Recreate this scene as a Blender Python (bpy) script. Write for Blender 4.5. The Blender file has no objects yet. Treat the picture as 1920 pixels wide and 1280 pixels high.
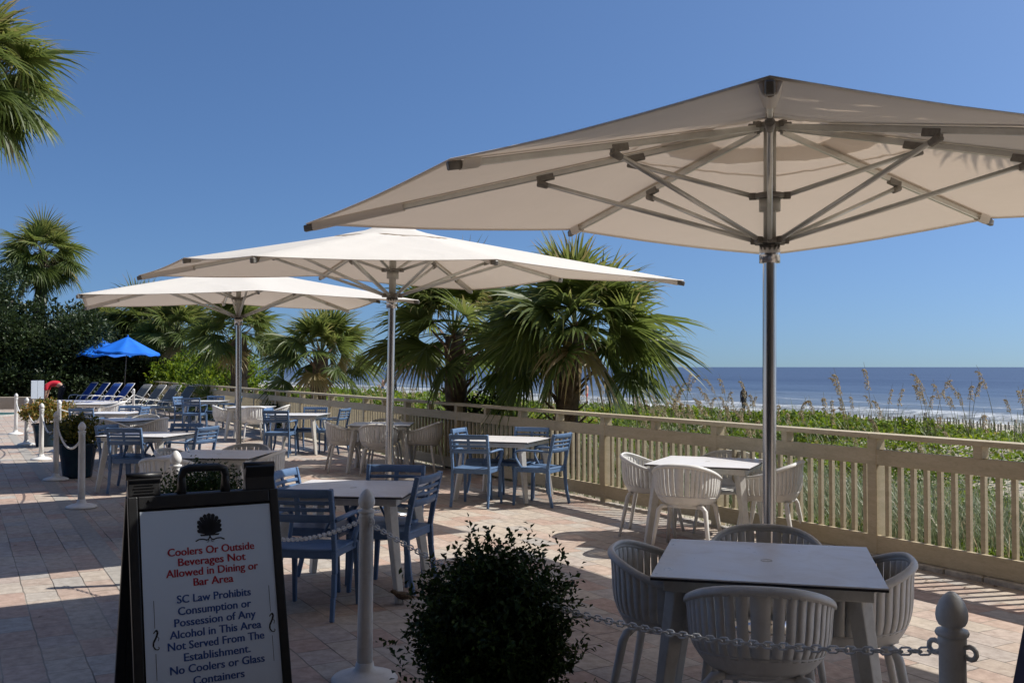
import bpy, bmesh, math, random
import numpy as np
from mathutils import Vector, Matrix, Euler

rad = math.radians
random.seed(7)
RNG = np.random.default_rng(11)
scene = bpy.context.scene
col = scene.collection

# ------------------------------------------------------------------ camera
cam_d = bpy.data.cameras.new("camera")
cam = bpy.data.objects.new("camera", cam_d)
col.objects.link(cam)
cam_d.sensor_width = 36.0
cam_d.lens = 35.0
cam_d.clip_start = 0.05
cam_d.clip_end = 90000.0
CAM = Vector((0.0, 0.0, 1.66))
cam.location = CAM
cam.rotation_euler = (rad(90 + 1.473), 0, 0)
cam_d.dof.use_dof = False
scene.camera = cam

# ------------------------------------------------------------------ light
SUN_EL, SUN_AZ = 48.0, 77.5          # azimuth measured from +Y towards +X
sun_dir = Vector((math.sin(rad(SUN_AZ)) * math.cos(rad(SUN_EL)),
                  math.cos(rad(SUN_AZ)) * math.cos(rad(SUN_EL)),
                  math.sin(rad(SUN_EL))))
sl = bpy.data.lights.new("sun", 'SUN')
sl.energy = 5.0
sl.angle = rad(0.53)
sl.color = (1.0, 0.95, 0.87)
so = bpy.data.objects.new("sun", sl)
so.rotation_euler = sun_dir.to_track_quat('Z', 'Y').to_euler()
so.location = (20, 5, 30)
col.objects.link(so)

world = bpy.data.worlds.new("World")
scene.world = world
world.use_nodes = True
wn = world.node_tree
bg = wn.nodes["Background"]
sky = wn.nodes.new("ShaderNodeTexSky")
sky.sky_type = 'NISHITA'
sky.sun_disc = False
sky.sun_elevation = rad(SUN_EL)
sky.sun_rotation = rad(SUN_AZ)
sky.altitude = 0
sky.air_density = 1.0
sky.dust_density = 1.8
sky.ozone_density = 6.0
# look the sky up a little higher than the true direction: clear, blue air down to the horizon
tc_ = wn.nodes.new("ShaderNodeTexCoord")
va_ = wn.nodes.new("ShaderNodeVectorMath"); va_.operation = 'MULTIPLY_ADD'; va_.inputs[1].default_value = (1, 1, 1.35); va_.inputs[2].default_value = (0, 0, 0.065)
nm_ = wn.nodes.new("ShaderNodeVectorMath"); nm_.operation = 'NORMALIZE'
tint = wn.nodes.new("ShaderNodeMix"); tint.data_type = 'RGBA'; tint.blend_type = 'MULTIPLY'
tint.inputs[0].default_value = 1.0
tint.inputs[7].default_value = (0.81, 0.965, 1.11, 1)
wn.links.new(tc_.outputs["Generated"], va_.inputs[0])
wn.links.new(va_.outputs[0], nm_.inputs[0])
wn.links.new(nm_.outputs[0], sky.inputs[0])
wn.links.new(sky.outputs[0], tint.inputs[6])
wn.links.new(tint.outputs[2], bg.inputs[0])
bg.inputs[1].default_value = 0.101

vs = scene.view_settings
vs.view_transform = 'Standard'
vs.look = 'None'
vs.gamma = 1.0
vs.exposure = 0.14
vs.use_curve_mapping = False
scene.cycles.max_bounces = 8
scene.cycles.diffuse_bounces = 4
scene.cycles.use_denoising = True

# ------------------------------------------------------------------ materials
def mat(name, color=(0.5, 0.5, 0.5), rough=0.5, metal=0.0, spec=0.5):
    m = bpy.data.materials.new(name)
    m.use_nodes = True
    b = m.node_tree.nodes["Principled BSDF"]
    b.inputs["Base Color"].default_value = (*color, 1)
    b.inputs["Roughness"].default_value = rough
    b.inputs["Metallic"].default_value = metal
    b.inputs["Specular IOR Level"].default_value = spec
    return m

def N(m, t, **kw):
    n = m.node_tree.nodes.new(t)
    for k, v in kw.items():
        setattr(n, k, v)
    return n

def L(m, a, b):
    m.node_tree.links.new(a, b)

def bsdf(m):
    return m.node_tree.nodes["Principled BSDF"]

def ramp(m, stops):
    r = N(m, "ShaderNodeValToRGB")
    e = r.color_ramp.elements
    e[0].position, e[0].color = stops[0][0], (*stops[0][1], 1)
    e[1].position, e[1].color = stops[-1][0], (*stops[-1][1], 1)
    for p, c in stops[1:-1]:
        x = e.new(p)
        x.color = (*c, 1)
    return r

def noisy(name, c0, c1, scale=8.0, rough=0.5, bump=0.0, bscale=60.0, metal=0.0, spec=0.5, detail=4, stretch=None):
    """base colour wandering between two tones, optional fine bump"""
    m = mat(name, c0, rough, metal, spec)
    tc = N(m, "ShaderNodeTexCoord")
    src = tc.outputs["Object"]
    if stretch:
        mp = N(m, "ShaderNodeMapping")
        mp.inputs["Scale"].default_value = stretch
        L(m, src, mp.inputs[0])
        src = mp.outputs[0]
    n = N(m, "ShaderNodeTexNoise")
    n.inputs["Scale"].default_value = scale
    n.inputs["Detail"].default_value = detail
    L(m, src, n.inputs["Vector"])
    r = ramp(m, [(0.3, c0), (0.7, c1)])
    L(m, n.outputs["Fac"], r.inputs[0])
    L(m, r.outputs[0], bsdf(m).inputs["Base Color"])
    if bump:
        n2 = N(m, "ShaderNodeTexNoise")
        n2.inputs["Scale"].default_value = bscale
        n2.inputs["Detail"].default_value = 5
        L(m, src, n2.inputs["Vector"])
        bp = N(m, "ShaderNodeBump")
        bp.inputs["Strength"].default_value = bump
        bp.inputs["Distance"].default_value = 0.01
        L(m, n2.outputs["Fac"], bp.inputs["Height"])
        L(m, bp.outputs[0], bsdf(m).inputs["Normal"])
    return m

def leaf_mat(name, stops, rough=0.45, trans=0.35, spec=0.5):
    """leaf colours picked per leaf from the mesh attribute 'tone'; thin-leaf light transmission"""
    m = mat(name, (0.1, 0.2, 0.05), rough, 0, spec)
    a = N(m, "ShaderNodeAttribute", attribute_name="tone")
    r = ramp(m, stops)
    L(m, a.outputs["Fac"], r.inputs[0])
    L(m, r.outputs[0], bsdf(m).inputs["Base Color"])
    tr = N(m, "ShaderNodeBsdfTranslucent")
    mx = N(m, "ShaderNodeMixShader")
    hs = N(m, "ShaderNodeHueSaturation")
    hs.inputs["Value"].default_value = 1.5
    hs.inputs["Hue"].default_value = 0.48
    L(m, r.outputs[0], hs.inputs["Color"])
    L(m, hs.outputs[0], tr.inputs["Color"])
    mx.inputs[0].default_value = trans
    L(m, bsdf(m).outputs[0], mx.inputs[1])
    L(m, tr.outputs[0], mx.inputs[2])
    out = m.node_tree.nodes["Material Output"]
    L(m, mx.outputs[0], out.inputs[0])
    return m

M = {}
M['white_plastic'] = noisy('white_plastic', (0.66, 0.65, 0.62), (0.74, 0.73, 0.70), 5, 0.38, 0.0)
M['white_paint'] = noisy('white_paint', (0.70, 0.70, 0.68), (0.78, 0.77, 0.74), 9, 0.42, 0.08, 200)
M['table_white'] = noisy('table_white', (0.72, 0.71, 0.72), (0.78, 0.77, 0.77), 3, 0.30)
M['table_edge'] = mat('table_edge', (0.015, 0.015, 0.018), 0.5)
M['table_leg'] = noisy('table_leg', (0.60, 0.59, 0.55), (0.68, 0.67, 0.63), 6, 0.42)
M['blue_plastic'] = noisy('blue_plastic', (0.088, 0.160, 0.295), (0.105, 0.185, 0.33), 6, 0.42, 0.06, 260)
M['chrome'] = noisy('chrome', (0.52, 0.525, 0.53), (0.58, 0.58, 0.585), 3, 0.20, 0, metal=1.0)
M['brushed'] = noisy('brushed', (0.56, 0.56, 0.52), (0.66, 0.66, 0.62), 10, 0.30, 0, metal=0.5)
M['alu_paint'] = noisy('alu_paint', (0.42, 0.41, 0.36), (0.50, 0.49, 0.44), 8, 0.45)
M['bracket'] = noisy('bracket', (0.15, 0.14, 0.12), (0.22, 0.205, 0.18), 30, 0.45)
M['black_plastic'] = noisy('black_plastic', (0.008, 0.008, 0.009), (0.014, 0.014, 0.015), 20, 0.42, 0.12, 220)
M['fence_paint'] = noisy('fence_paint', (0.43, 0.365, 0.24), (0.51, 0.435, 0.30), 3.0, 0.6, 0.25, 30, stretch=(1, 1, 6))
def timber(m):
    nt = m.node_tree
    src = bsdf(m).inputs["Base Color"].links[0].from_socket
    tc = N(m, "ShaderNodeTexCoord")
    mp = N(m, "ShaderNodeMapping"); mp.inputs["Rotation"].default_value = (0, 0, -math.atan(0.5555)); mp.inputs["Scale"].default_value = (14, 1.1, 22)
    L(m, tc.outputs["Object"], mp.inputs[0])
    g = N(m, "ShaderNodeTexNoise"); g.inputs["Scale"].default_value = 3.0; g.inputs["Detail"].default_value = 8; g.inputs["Roughness"].default_value = 0.7
    L(m, mp.outputs[0], g.inputs["Vector"])
    r = ramp(m, [(0.30, (0.84, 0.83, 0.81)), (0.5, (1.0, 1.0, 1.0)), (0.75, (1.06, 1.06, 1.07))])
    L(m, g.outputs["Fac"], r.inputs[0])
    d = N(m, "ShaderNodeTexNoise"); d.inputs["Scale"].default_value = 2.3; d.inputs["Detail"].default_value = 9; d.inputs["Roughness"].default_value = 0.75
    L(m, tc.outputs["Object"], d.inputs["Vector"])
    rd = ramp(m, [(0.26, (0.76, 0.745, 0.71)), (0.46, (1.0, 1.0, 1.0))])
    L(m, d.outputs["Fac"], rd.inputs[0])
    a = N(m, "ShaderNodeMix", data_type='RGBA', blend_type='MULTIPLY'); a.inputs[0].default_value = 1
    b = N(m, "ShaderNodeMix", data_type='RGBA', blend_type='MULTIPLY'); b.inputs[0].default_value = 1
    L(m, src, a.inputs[6]); L(m, r.outputs[0], a.inputs[7]); L(m, a.outputs[2], b.inputs[6]); L(m, rd.outputs[0], b.inputs[7])
    L(m, b.outputs[2], bsdf(m).inputs["Base Color"])
    bp = N(m, "ShaderNodeBump"); bp.inputs["Strength"].default_value = 0.35; bp.inputs["Distance"].default_value = 0.004
    L(m, g.outputs["Fac"], bp.inputs["Height"]); L(m, bp.outputs[0], bsdf(m).inputs["Normal"])
timber(M['fence_paint'])
def grime(m, amount=0.8, scale=7.0):
    """faint smears and dust on moulded plastic and laminate"""
    src = bsdf(m).inputs["Base Color"].links[0].from_socket
    tc = N(m, "ShaderNodeTexCoord")
    d = N(m, "ShaderNodeTexNoise"); d.inputs["Scale"].default_value = scale; d.inputs["Detail"].default_value = 9; d.inputs["Roughness"].default_value = 0.72; d.inputs["Distortion"].default_value = 0.8
    L(m, tc.outputs["Object"], d.inputs["Vector"])
    rd = ramp(m, [(0.30, (amount, amount * 0.985, amount * 0.96)), (0.52, (1.0, 1.0, 1.0))])
    L(m, d.outputs["Fac"], rd.inputs[0])
    b = N(m, "ShaderNodeMix", data_type='RGBA', blend_type='MULTIPLY'); b.inputs[0].default_value = 1
    L(m, src, b.inputs[6]); L(m, rd.outputs[0], b.inputs[7]); L(m, b.outputs[2], bsdf(m).inputs["Base Color"])
    ro = N(m, "ShaderNodeMapRange"); ro.inputs[1].default_value = 0.3; ro.inputs[2].default_value = 0.7
    r0 = bsdf(m).inputs["Roughness"].default_value
    ro.inputs[3].default_value = r0 + 0.14; ro.inputs[4].default_value = r0 - 0.05
    L(m, d.outputs["Fac"], ro.inputs[0]); L(m, ro.outputs[0], bsdf(m).inputs["Roughness"])
grime(M['white_plastic'], 0.84, 6.0); grime(M['table_white'], 0.90, 5.0); grime(M['table_leg'], 0.80, 9.0); grime(M['blue_plastic'], 0.80, 7.0); grime(M['white_paint'], 0.82, 8.0)
M['rope'] = M['white_plastic']
M['navy'] = noisy('navy', (0.004, 0.011, 0.05), (0.007, 0.017, 0.07), 5, 0.5, spec=0.2)
M['glaze'] = noisy('glaze', (0.004, 0.014, 0.036), (0.008, 0.034, 0.055), 5, 0.25, spec=0.35)
M['soil'] = noisy('soil', (0.03, 0.02, 0.014), (0.06, 0.045, 0.03), 40, 0.9, 0.6, 60)
M['bark'] = noisy('bark', (0.075, 0.05, 0.035), (0.17, 0.125, 0.09), 12, 0.85, 0.8, 30)
M['boot'] = noisy('boot', (0.09, 0.055, 0.035), (0.21, 0.14, 0.09), 9, 0.8, 0.5, 30)
M['twig'] = noisy('twig', (0.05, 0.035, 0.02), (0.09, 0.06, 0.04), 20, 0.85)
M['canvas_blue'] = noisy('canvas_blue', (0.0, 0.13, 0.62), (0.0, 0.16, 0.70), 4, 0.7)
M['sling_blue'] = noisy('sling_blue', (0.008, 0.045, 0.22), (0.012, 0.065, 0.28), 20, 0.7, 0.2, 300)
M['sling_grey'] = noisy('sling_grey', (0.09, 0.098, 0.098), (0.13, 0.138, 0.138), 20, 0.7, 0.2, 300)
M['sign_white'] = mat('sign_white', (0.70, 0.78, 0.86), 0.45)
M['ink_red'] = mat('ink_red', (0.42, 0.015, 0.03), 0.6)
M['ink_blue'] = mat('ink_blue', (0.03, 0.09, 0.30), 0.6)
M['ink_black'] = mat('ink_black', (0.008, 0.008, 0.012), 0.6)
M['brown_panel'] = noisy('brown_panel', (0.06, 0.03, 0.022), (0.09, 0.05, 0.035), 6, 0.7)
M['weathered'] = noisy('weathered', (0.20, 0.18, 0.15), (0.34, 0.31, 0.27), 9, 0.85, 0.3, 40, stretch=(1, 1, 0.2))
M['stone'] = noisy('stone', (0.30, 0.28, 0.25), (0.55, 0.52, 0.47), 16, 0.85, 0.5, 40)
M['beige_wall'] = noisy('beige_wall', (0.36, 0.30, 0.23), (0.44, 0.38, 0.30), 2, 0.85, 0.2, 40)
M['skin'] = noisy('skin', (0.42, 0.24, 0.17), (0.50, 0.30, 0.22), 12, 0.55)
M['red_shirt'] = noisy('red_shirt', (0.55, 0.012, 0.03), (0.62, 0.02, 0.045), 18, 0.85, 0.3, 60)
M['dark_cloth'] = noisy('dark_cloth', (0.012, 0.012, 0.015), (0.022, 0.022, 0.026), 18, 0.9, 0.3, 60)
M['grey_hair'] = noisy('grey_hair', (0.22, 0.19, 0.16), (0.32, 0.29, 0.25), 60, 0.7, 0.4, 90)
M['swim_blue'] = mat('swim_blue', (0.02, 0.10, 0.35), 0.8)
M['swim_red'] = mat('swim_red', (0.5, 0.06, 0.04), 0.8)
M['swim_green'] = mat('swim_green', (0.05, 0.22, 0.16), 0.8)
M['bird_brown'] = noisy('bird_brown', (0.05, 0.032, 0.02), (0.14, 0.10, 0.065), 60, 0.8)

M['palm'] = leaf_mat('palm', [(0.0, (0.050, 0.078, 0.018)), (0.45, (0.105, 0.150, 0.034)), (0.72, (0.18, 0.205, 0.055)), (0.86, (0.26, 0.225, 0.085)), (1.0, (0.33, 0.25, 0.13))], 0.46, 0.44, 0.35)
M['boxwood'] = leaf_mat('boxwood', [(0.0, (0.012, 0.026, 0.007)), (0.6, (0.030, 0.060, 0.012)), (0.92, (0.055, 0.10, 0.018)), (1.0, (0.13, 0.20, 0.03))], 0.55, 0.22, 0.22)
M['croton'] = leaf_mat('croton', [(0.0, (0.03, 0.05, 0.01)), (0.4, (0.09, 0.12, 0.02)), (0.75, (0.22, 0.20, 0.03)), (1.0, (0.42, 0.22, 0.05))], 0.4, 0.3)
M['vine'] = leaf_mat('vine', [(0.0, (0.042, 0.085, 0.008)), (0.5, (0.115, 0.19, 0.012)), (0.85, (0.20, 0.275, 0.02)), (1.0, (0.28, 0.25, 0.07))], 0.5, 0.4, 0.3)
M['grass'] = leaf_mat('grass', [(0.0, (0.06, 0.09, 0.03)), (0.5, (0.13, 0.17, 0.085)), (0.85, (0.24, 0.27, 0.17)), (1.0, (0.36, 0.31, 0.19))], 0.5, 0.3)
M['oat'] = leaf_mat('oat', [(0.0, (0.20, 0.19, 0.09)), (0.5, (0.36, 0.29, 0.17)), (1.0, (0.48, 0.40, 0.27))], 0.7, 0.3)
M['evergreen'] = leaf_mat('evergreen', [(0.0, (0.014, 0.028, 0.010)), (0.55, (0.036, 0.062, 0.019)), (0.85, (0.075, 0.11, 0.04)), (1.0, (0.14, 0.17, 0.08))], 0.5, 0.2)

# umbrella fabric: woven acrylic that lets a part of the sun through
def fabric_mat():
    m = noisy('fabric', (0.80, 0.765, 0.70), (0.84, 0.80, 0.735), 2.2, 0.85, 0.10, 320, spec=0.2)
    tr = N(m, "ShaderNodeBsdfTranslucent")
    tr.inputs["Color"].default_value = (0.66, 0.525, 0.41, 1)
    mx = N(m, "ShaderNodeMixShader")
    mx.inputs[0].default_value = 0.235
    L(m, bsdf(m).outputs[0], mx.inputs[1])
    L(m, tr.outputs[0], mx.inputs[2])
    L(m, mx.outputs[0], m.node_tree.nodes["Material Output"].inputs[0])
    return m
M['fabric'] = fabric_mat()
def slack(m):
    # broad slackness of the stretched cloth
    tc = N(m, "ShaderNodeTexCoord")
    n = N(m, "ShaderNodeTexNoise"); n.inputs["Scale"].default_value = 1.7; n.inputs["Detail"].default_value = 5; n.inputs["Distortion"].default_value = 1.2
    L(m, tc.outputs["Object"], n.inputs["Vector"])
    bp = N(m, "ShaderNodeBump"); bp.inputs["Strength"].default_value = 0.6; bp.inputs["Distance"].default_value = 0.02
    L(m, n.outputs["Fac"], bp.inputs["Height"]); L(m, bp.outputs[0], bsdf(m).inputs["Normal"])
slack(M['fabric'])

FENCE_ANG = math.atan(0.5555)        # the fence runs away to the left of the view axis

def paver_mat():
    m = mat('pavers', (0.4, 0.3, 0.25), 0.8, 0, 0.35)
    tc = N(m, "ShaderNodeTexCoord")
    mp = N(m, "ShaderNodeMapping")
    mp.inputs["Rotation"].default_value = (0, 0, -FENCE_ANG - rad(90))
    L(m, tc.outputs["Object"], mp.inputs[0])
    # slight wobble so joints are not ruler-straight
    nz = N(m, "ShaderNodeTexNoise")
    nz.inputs["Scale"].default_value = 5.0
    L(m, mp.outputs[0], nz.inputs["Vector"])
    vm = N(m, "ShaderNodeVectorMath", operation='MULTIPLY_ADD')
    vm.inputs[1].default_value = (0.018, 0.018, 0)
    L(m, nz.outputs["Color"], vm.inputs[0])
    L(m, mp.outputs[0], vm.inputs[2])
    br = N(m, "ShaderNodeTexBrick")
    br.offset = 0.43
    br.squash = 0.68
    br.squash_frequency = 3
    br.offset_frequency = 2
    br.inputs["Color1"].default_value = (0, 0, 0, 1)
    br.inputs["Color2"].default_value = (1, 1, 1, 1)
    br.inputs["Mortar"].default_value = (0.5, 0.5, 0.5, 1)
    br.inputs["Scale"].default_value = 1.0
    br.inputs["Mortar Size"].default_value = 0.0045
    br.inputs["Mortar Smooth"].default_value = 0.25
    br.inputs["Bias"].default_value = 0.0
    br.inputs["Brick Width"].default_value = 0.40
    br.inputs["Row Height"].default_value = 0.215
    L(m, vm.outputs[0], br.inputs["Vector"])
    r = ramp(m, [(0.0, (0.52, 0.385, 0.32)), (0.22, (0.53, 0.42, 0.35)), (0.40, (0.53, 0.46, 0.39)), (0.60, (0.58, 0.51, 0.43)), (0.78, (0.48, 0.46, 0.43)), (1.0, (0.56, 0.45, 0.385))])
    L(m, br.outputs["Color"], r.inputs[0])
    # mottling within each paver and larger dirty drifts
    n1 = N(m, "ShaderNodeTexNoise")
    n1.inputs["Scale"].default_value = 13
    n1.inputs["Detail"].default_value = 8
    n1.inputs["Roughness"].default_value = 0.7
    L(m, mp.outputs[0], n1.inputs["Vector"])
    r1 = ramp(m, [(0.28, (0.60, 0.57, 0.55)), (0.72, (1.1, 1.1, 1.1))])
    L(m, n1.outputs["Fac"], r1.inputs[0])
    n2 = N(m, "ShaderNodeTexNoise")
    n2.inputs["Scale"].default_value = 0.9
    n2.inputs["Detail"].default_value = 5
    L(m, mp.outputs[0], n2.inputs["Vector"])
    r2 = ramp(m, [(0.3, (0.80, 0.80, 0.81)), (0.7, (1.05, 1.04, 1.02))])
    L(m, n2.outputs["Fac"], r2.inputs[0])
    m1 = N(m, "ShaderNodeMix", data_type='RGBA', blend_type='MULTIPLY')
    m1.inputs[0].default_value = 1
    L(m, r.outputs[0], m1.inputs[6]); L(m, r1.outputs[0], m1.inputs[7])
    m2 = N(m, "ShaderNodeMix", data_type='RGBA', blend_type='MULTIPLY')
    m2.inputs[0].default_value = 1
    L(m, m1.outputs[2], m2.inputs[6]); L(m, r2.outputs[0], m2.inputs[7])
    # joints: mostly dark, sandy in places
    rj = ramp(m, [(0.42, (0.12, 0.105, 0.09)), (0.60, (0.38, 0.34, 0.29))])
    L(m, n2.outputs["Fac"], rj.inputs[0])
    m3 = N(m, "ShaderNodeMix", data_type='RGBA')
    L(m, br.outputs["Fac"], m3.inputs[0])
    L(m, m2.outputs[2], m3.inputs[6]); L(m, rj.outputs[0], m3.inputs[7])
    L(m, m3.outputs[2], bsdf(m).inputs["Base Color"])
    bp = N(m, "ShaderNodeBump")
    bp.inputs["Strength"].default_value = 0.7
    bp.inputs["Distance"].default_value = 0.006
    inv = N(m, "ShaderNodeMath", operation='MULTIPLY_ADD')
    inv.inputs[1].default_value = -1.0
    L(m, br.outputs["Fac"], inv.inputs[0])
    ml = N(m, "ShaderNodeMath", operation='MULTIPLY')
    ml.inputs[1].default_value = 0.5
    L(m, n1.outputs["Fac"], ml.inputs[0])
    L(m, ml.outputs[0], inv.inputs[2])
    L(m, inv.outputs[0], bp.inputs["Height"])
    L(m, bp.outputs[0], bsdf(m).inputs["Normal"])
    return m
M['pavers'] = paver_mat()
M['drain'] = noisy('drain', (0.30, 0.28, 0.25), (0.40, 0.37, 0.33), 18, 0.85, 0.3, 80)

def sand_mat():
    m = noisy('sand', (0.42, 0.37, 0.30), (0.55, 0.49, 0.41), 1.4, 0.9, 0.7, 14, detail=8)
    return m
M['sand'] = sand_mat()

def sea_mat():
    """s = metres out from the fence line; foam where the waves break near the shore"""
    m = mat('sea', (0.03, 0.06, 0.12), 0.28, 0, 0.5)
    bsdf(m).inputs["IOR"].default_value = 1.33
    tc = N(m, "ShaderNodeTexCoord")
    mp = N(m, "ShaderNodeMapping")
    mp.inputs["Rotation"].default_value = (0, 0, -FENCE_ANG * -1)
    L(m, tc.outputs["Object"], mp.inputs[0])      # local x: out to sea, y: along the shore
    sep = N(m, "ShaderNodeSeparateXYZ")
    L(m, tc.outputs["Object"], sep.inputs[0])
    n = N(m, "ShaderNodeTexNoise")
    n.inputs["Scale"].default_value = 0.16
    n.inputs["Detail"].default_value = 7
    n.inputs["Roughness"].default_value = 0.65
    L(m, tc.outputs["Object"], n.inputs["Vector"])
    wob = N(m, "ShaderNodeMath", operation='MULTIPLY_ADD')
    wob.inputs[1].default_value = 9.0
    L(m, n.outputs["Fac"], wob.inputs[0]); L(m, sep.outputs[0], wob.inputs[2])
    mr = N(m, "ShaderNodeMapRange")
    mr.inputs[1].default_value = 44.0; mr.inputs[2].default_value = 84.0
    L(m, wob.outputs[0], mr.inputs[0])
    fr = ramp(m, [(0.0, (1, 1, 1)), (0.14, (1, 1, 1)), (0.20, (0.12, 0.12, 0.12)), (0.26, (0.75, 0.75, 0.75)), (0.33, (0.9, 0.9, 0.9)), (0.39, (0, 0, 0)), (0.56, (0, 0, 0)), (0.585, (0.5, 0.5, 0.5)), (0.61, (0, 0, 0)), (1.0, (0, 0, 0))])
    L(m, mr.outputs[0], fr.inputs[0])
    n3 = N(m, "ShaderNodeTexNoise")
    n3.inputs["Scale"].default_value = 0.9
    n3.inputs["Detail"].default_value = 8
    n3.inputs["Roughness"].default_value = 0.75
    L(m, tc.outputs["Object"], n3.inputs["Vector"])
    r3 = ramp(m, [(0.42, (0.04, 0.04, 0.04)), (0.62, (1, 1, 1))])
    L(m, n3.outputs["Fac"], r3.inputs[0])
    fm = N(m, "ShaderNodeMath", operation='MULTIPLY')
    L(m, fr.outputs[0], fm.inputs[0]); L(m, r3.outputs[0], fm.inputs[1])
    # water colour: brownish green in the shallows, blue further out, darker streaks
    mrc = N(m, "ShaderNodeMapRange")
    mrc.inputs[1].default_value = 48.0; mrc.inputs[2].default_value = 160.0
    L(m, wob.outputs[0], mrc.inputs[0])
    wc = ramp(m, [(0.0, (0.20, 0.19, 0.15)), (0.12, (0.12, 0.15, 0.18)), (0.45, (0.075, 0.108, 0.165)), (1.0, (0.050, 0.074, 0.128))])
    L(m, mrc.outputs[0], wc.inputs[0])
    mps = N(m, "ShaderNodeMapping")
    mps.inputs["Scale"].default_value = (0.05, 0.006, 1)
    L(m, tc.outputs["Object"], mps.inputs[0])
    ns = N(m, "ShaderNodeTexNoise")
    ns.inputs["Scale"].default_value = 1.0
    ns.inputs["Detail"].default_value = 8
    ns.inputs["Roughness"].default_value = 0.7
    L(m, mps.outputs[0], ns.inputs["Vector"])
    rs = ramp(m, [(0.35, (0.72, 0.74, 0.78)), (0.65, (1.25, 1.22, 1.2))])
    L(m, ns.outputs["Fac"], rs.inputs[0])
    mm = N(m, "ShaderNodeMix", data_type='RGBA', blend_type='MULTIPLY')
    mm.inputs[0].default_value = 1.0
    L(m, wc.outputs[0], mm.inputs[6]); L(m, rs.outputs[0], mm.inputs[7])
    mx = N(m, "ShaderNodeMix", data_type='RGBA')
    L(m, fm.outputs[0], mx.inputs[0])
    L(m, mm.outputs[2], mx.inputs[6])
    mx.inputs[7].default_value = (0.75, 0.78, 0.80, 1)
    L(m, mx.outputs[2], bsdf(m).inputs["Base Color"])
    rr = N(m, "ShaderNodeMath", operation='MULTIPLY_ADD')
    rr.inputs[1].default_value = 0.5; rr.inputs[2].default_value = 0.38
    L(m, fm.outputs[0], rr.inputs[0]); L(m, rr.outputs[0], bsdf(m).inputs["Roughness"])
    mpb = N(m, "ShaderNodeMapping")
    mpb.inputs["Scale"].default_value = (0.5, 0.16, 1)
    L(m, tc.outputs["Object"], mpb.inputs[0])
    nb = N(m, "ShaderNodeTexNoise")
    nb.inputs["Scale"].default_value = 1.2
    nb.inputs["Detail"].default_value = 6
    L(m, mpb.outputs[0], nb.inputs["Vector"])
    bp = N(m, "ShaderNodeBump")
    bp.inputs["Strength"].default_value = 1.0
    bp.inputs["Distance"].default_value = 0.5
    L(m, nb.outputs["Fac"], bp.inputs["Height"])
    L(m, bp.outputs[0], bsdf(m).inputs["Normal"])
    return m
M['sea'] = sea_mat()
M['pool_water'] = noisy('pool_water', (0.02, 0.22, 0.20), (0.03, 0.28, 0.25), 1.5, 0.08, 0.3, 3)

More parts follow.
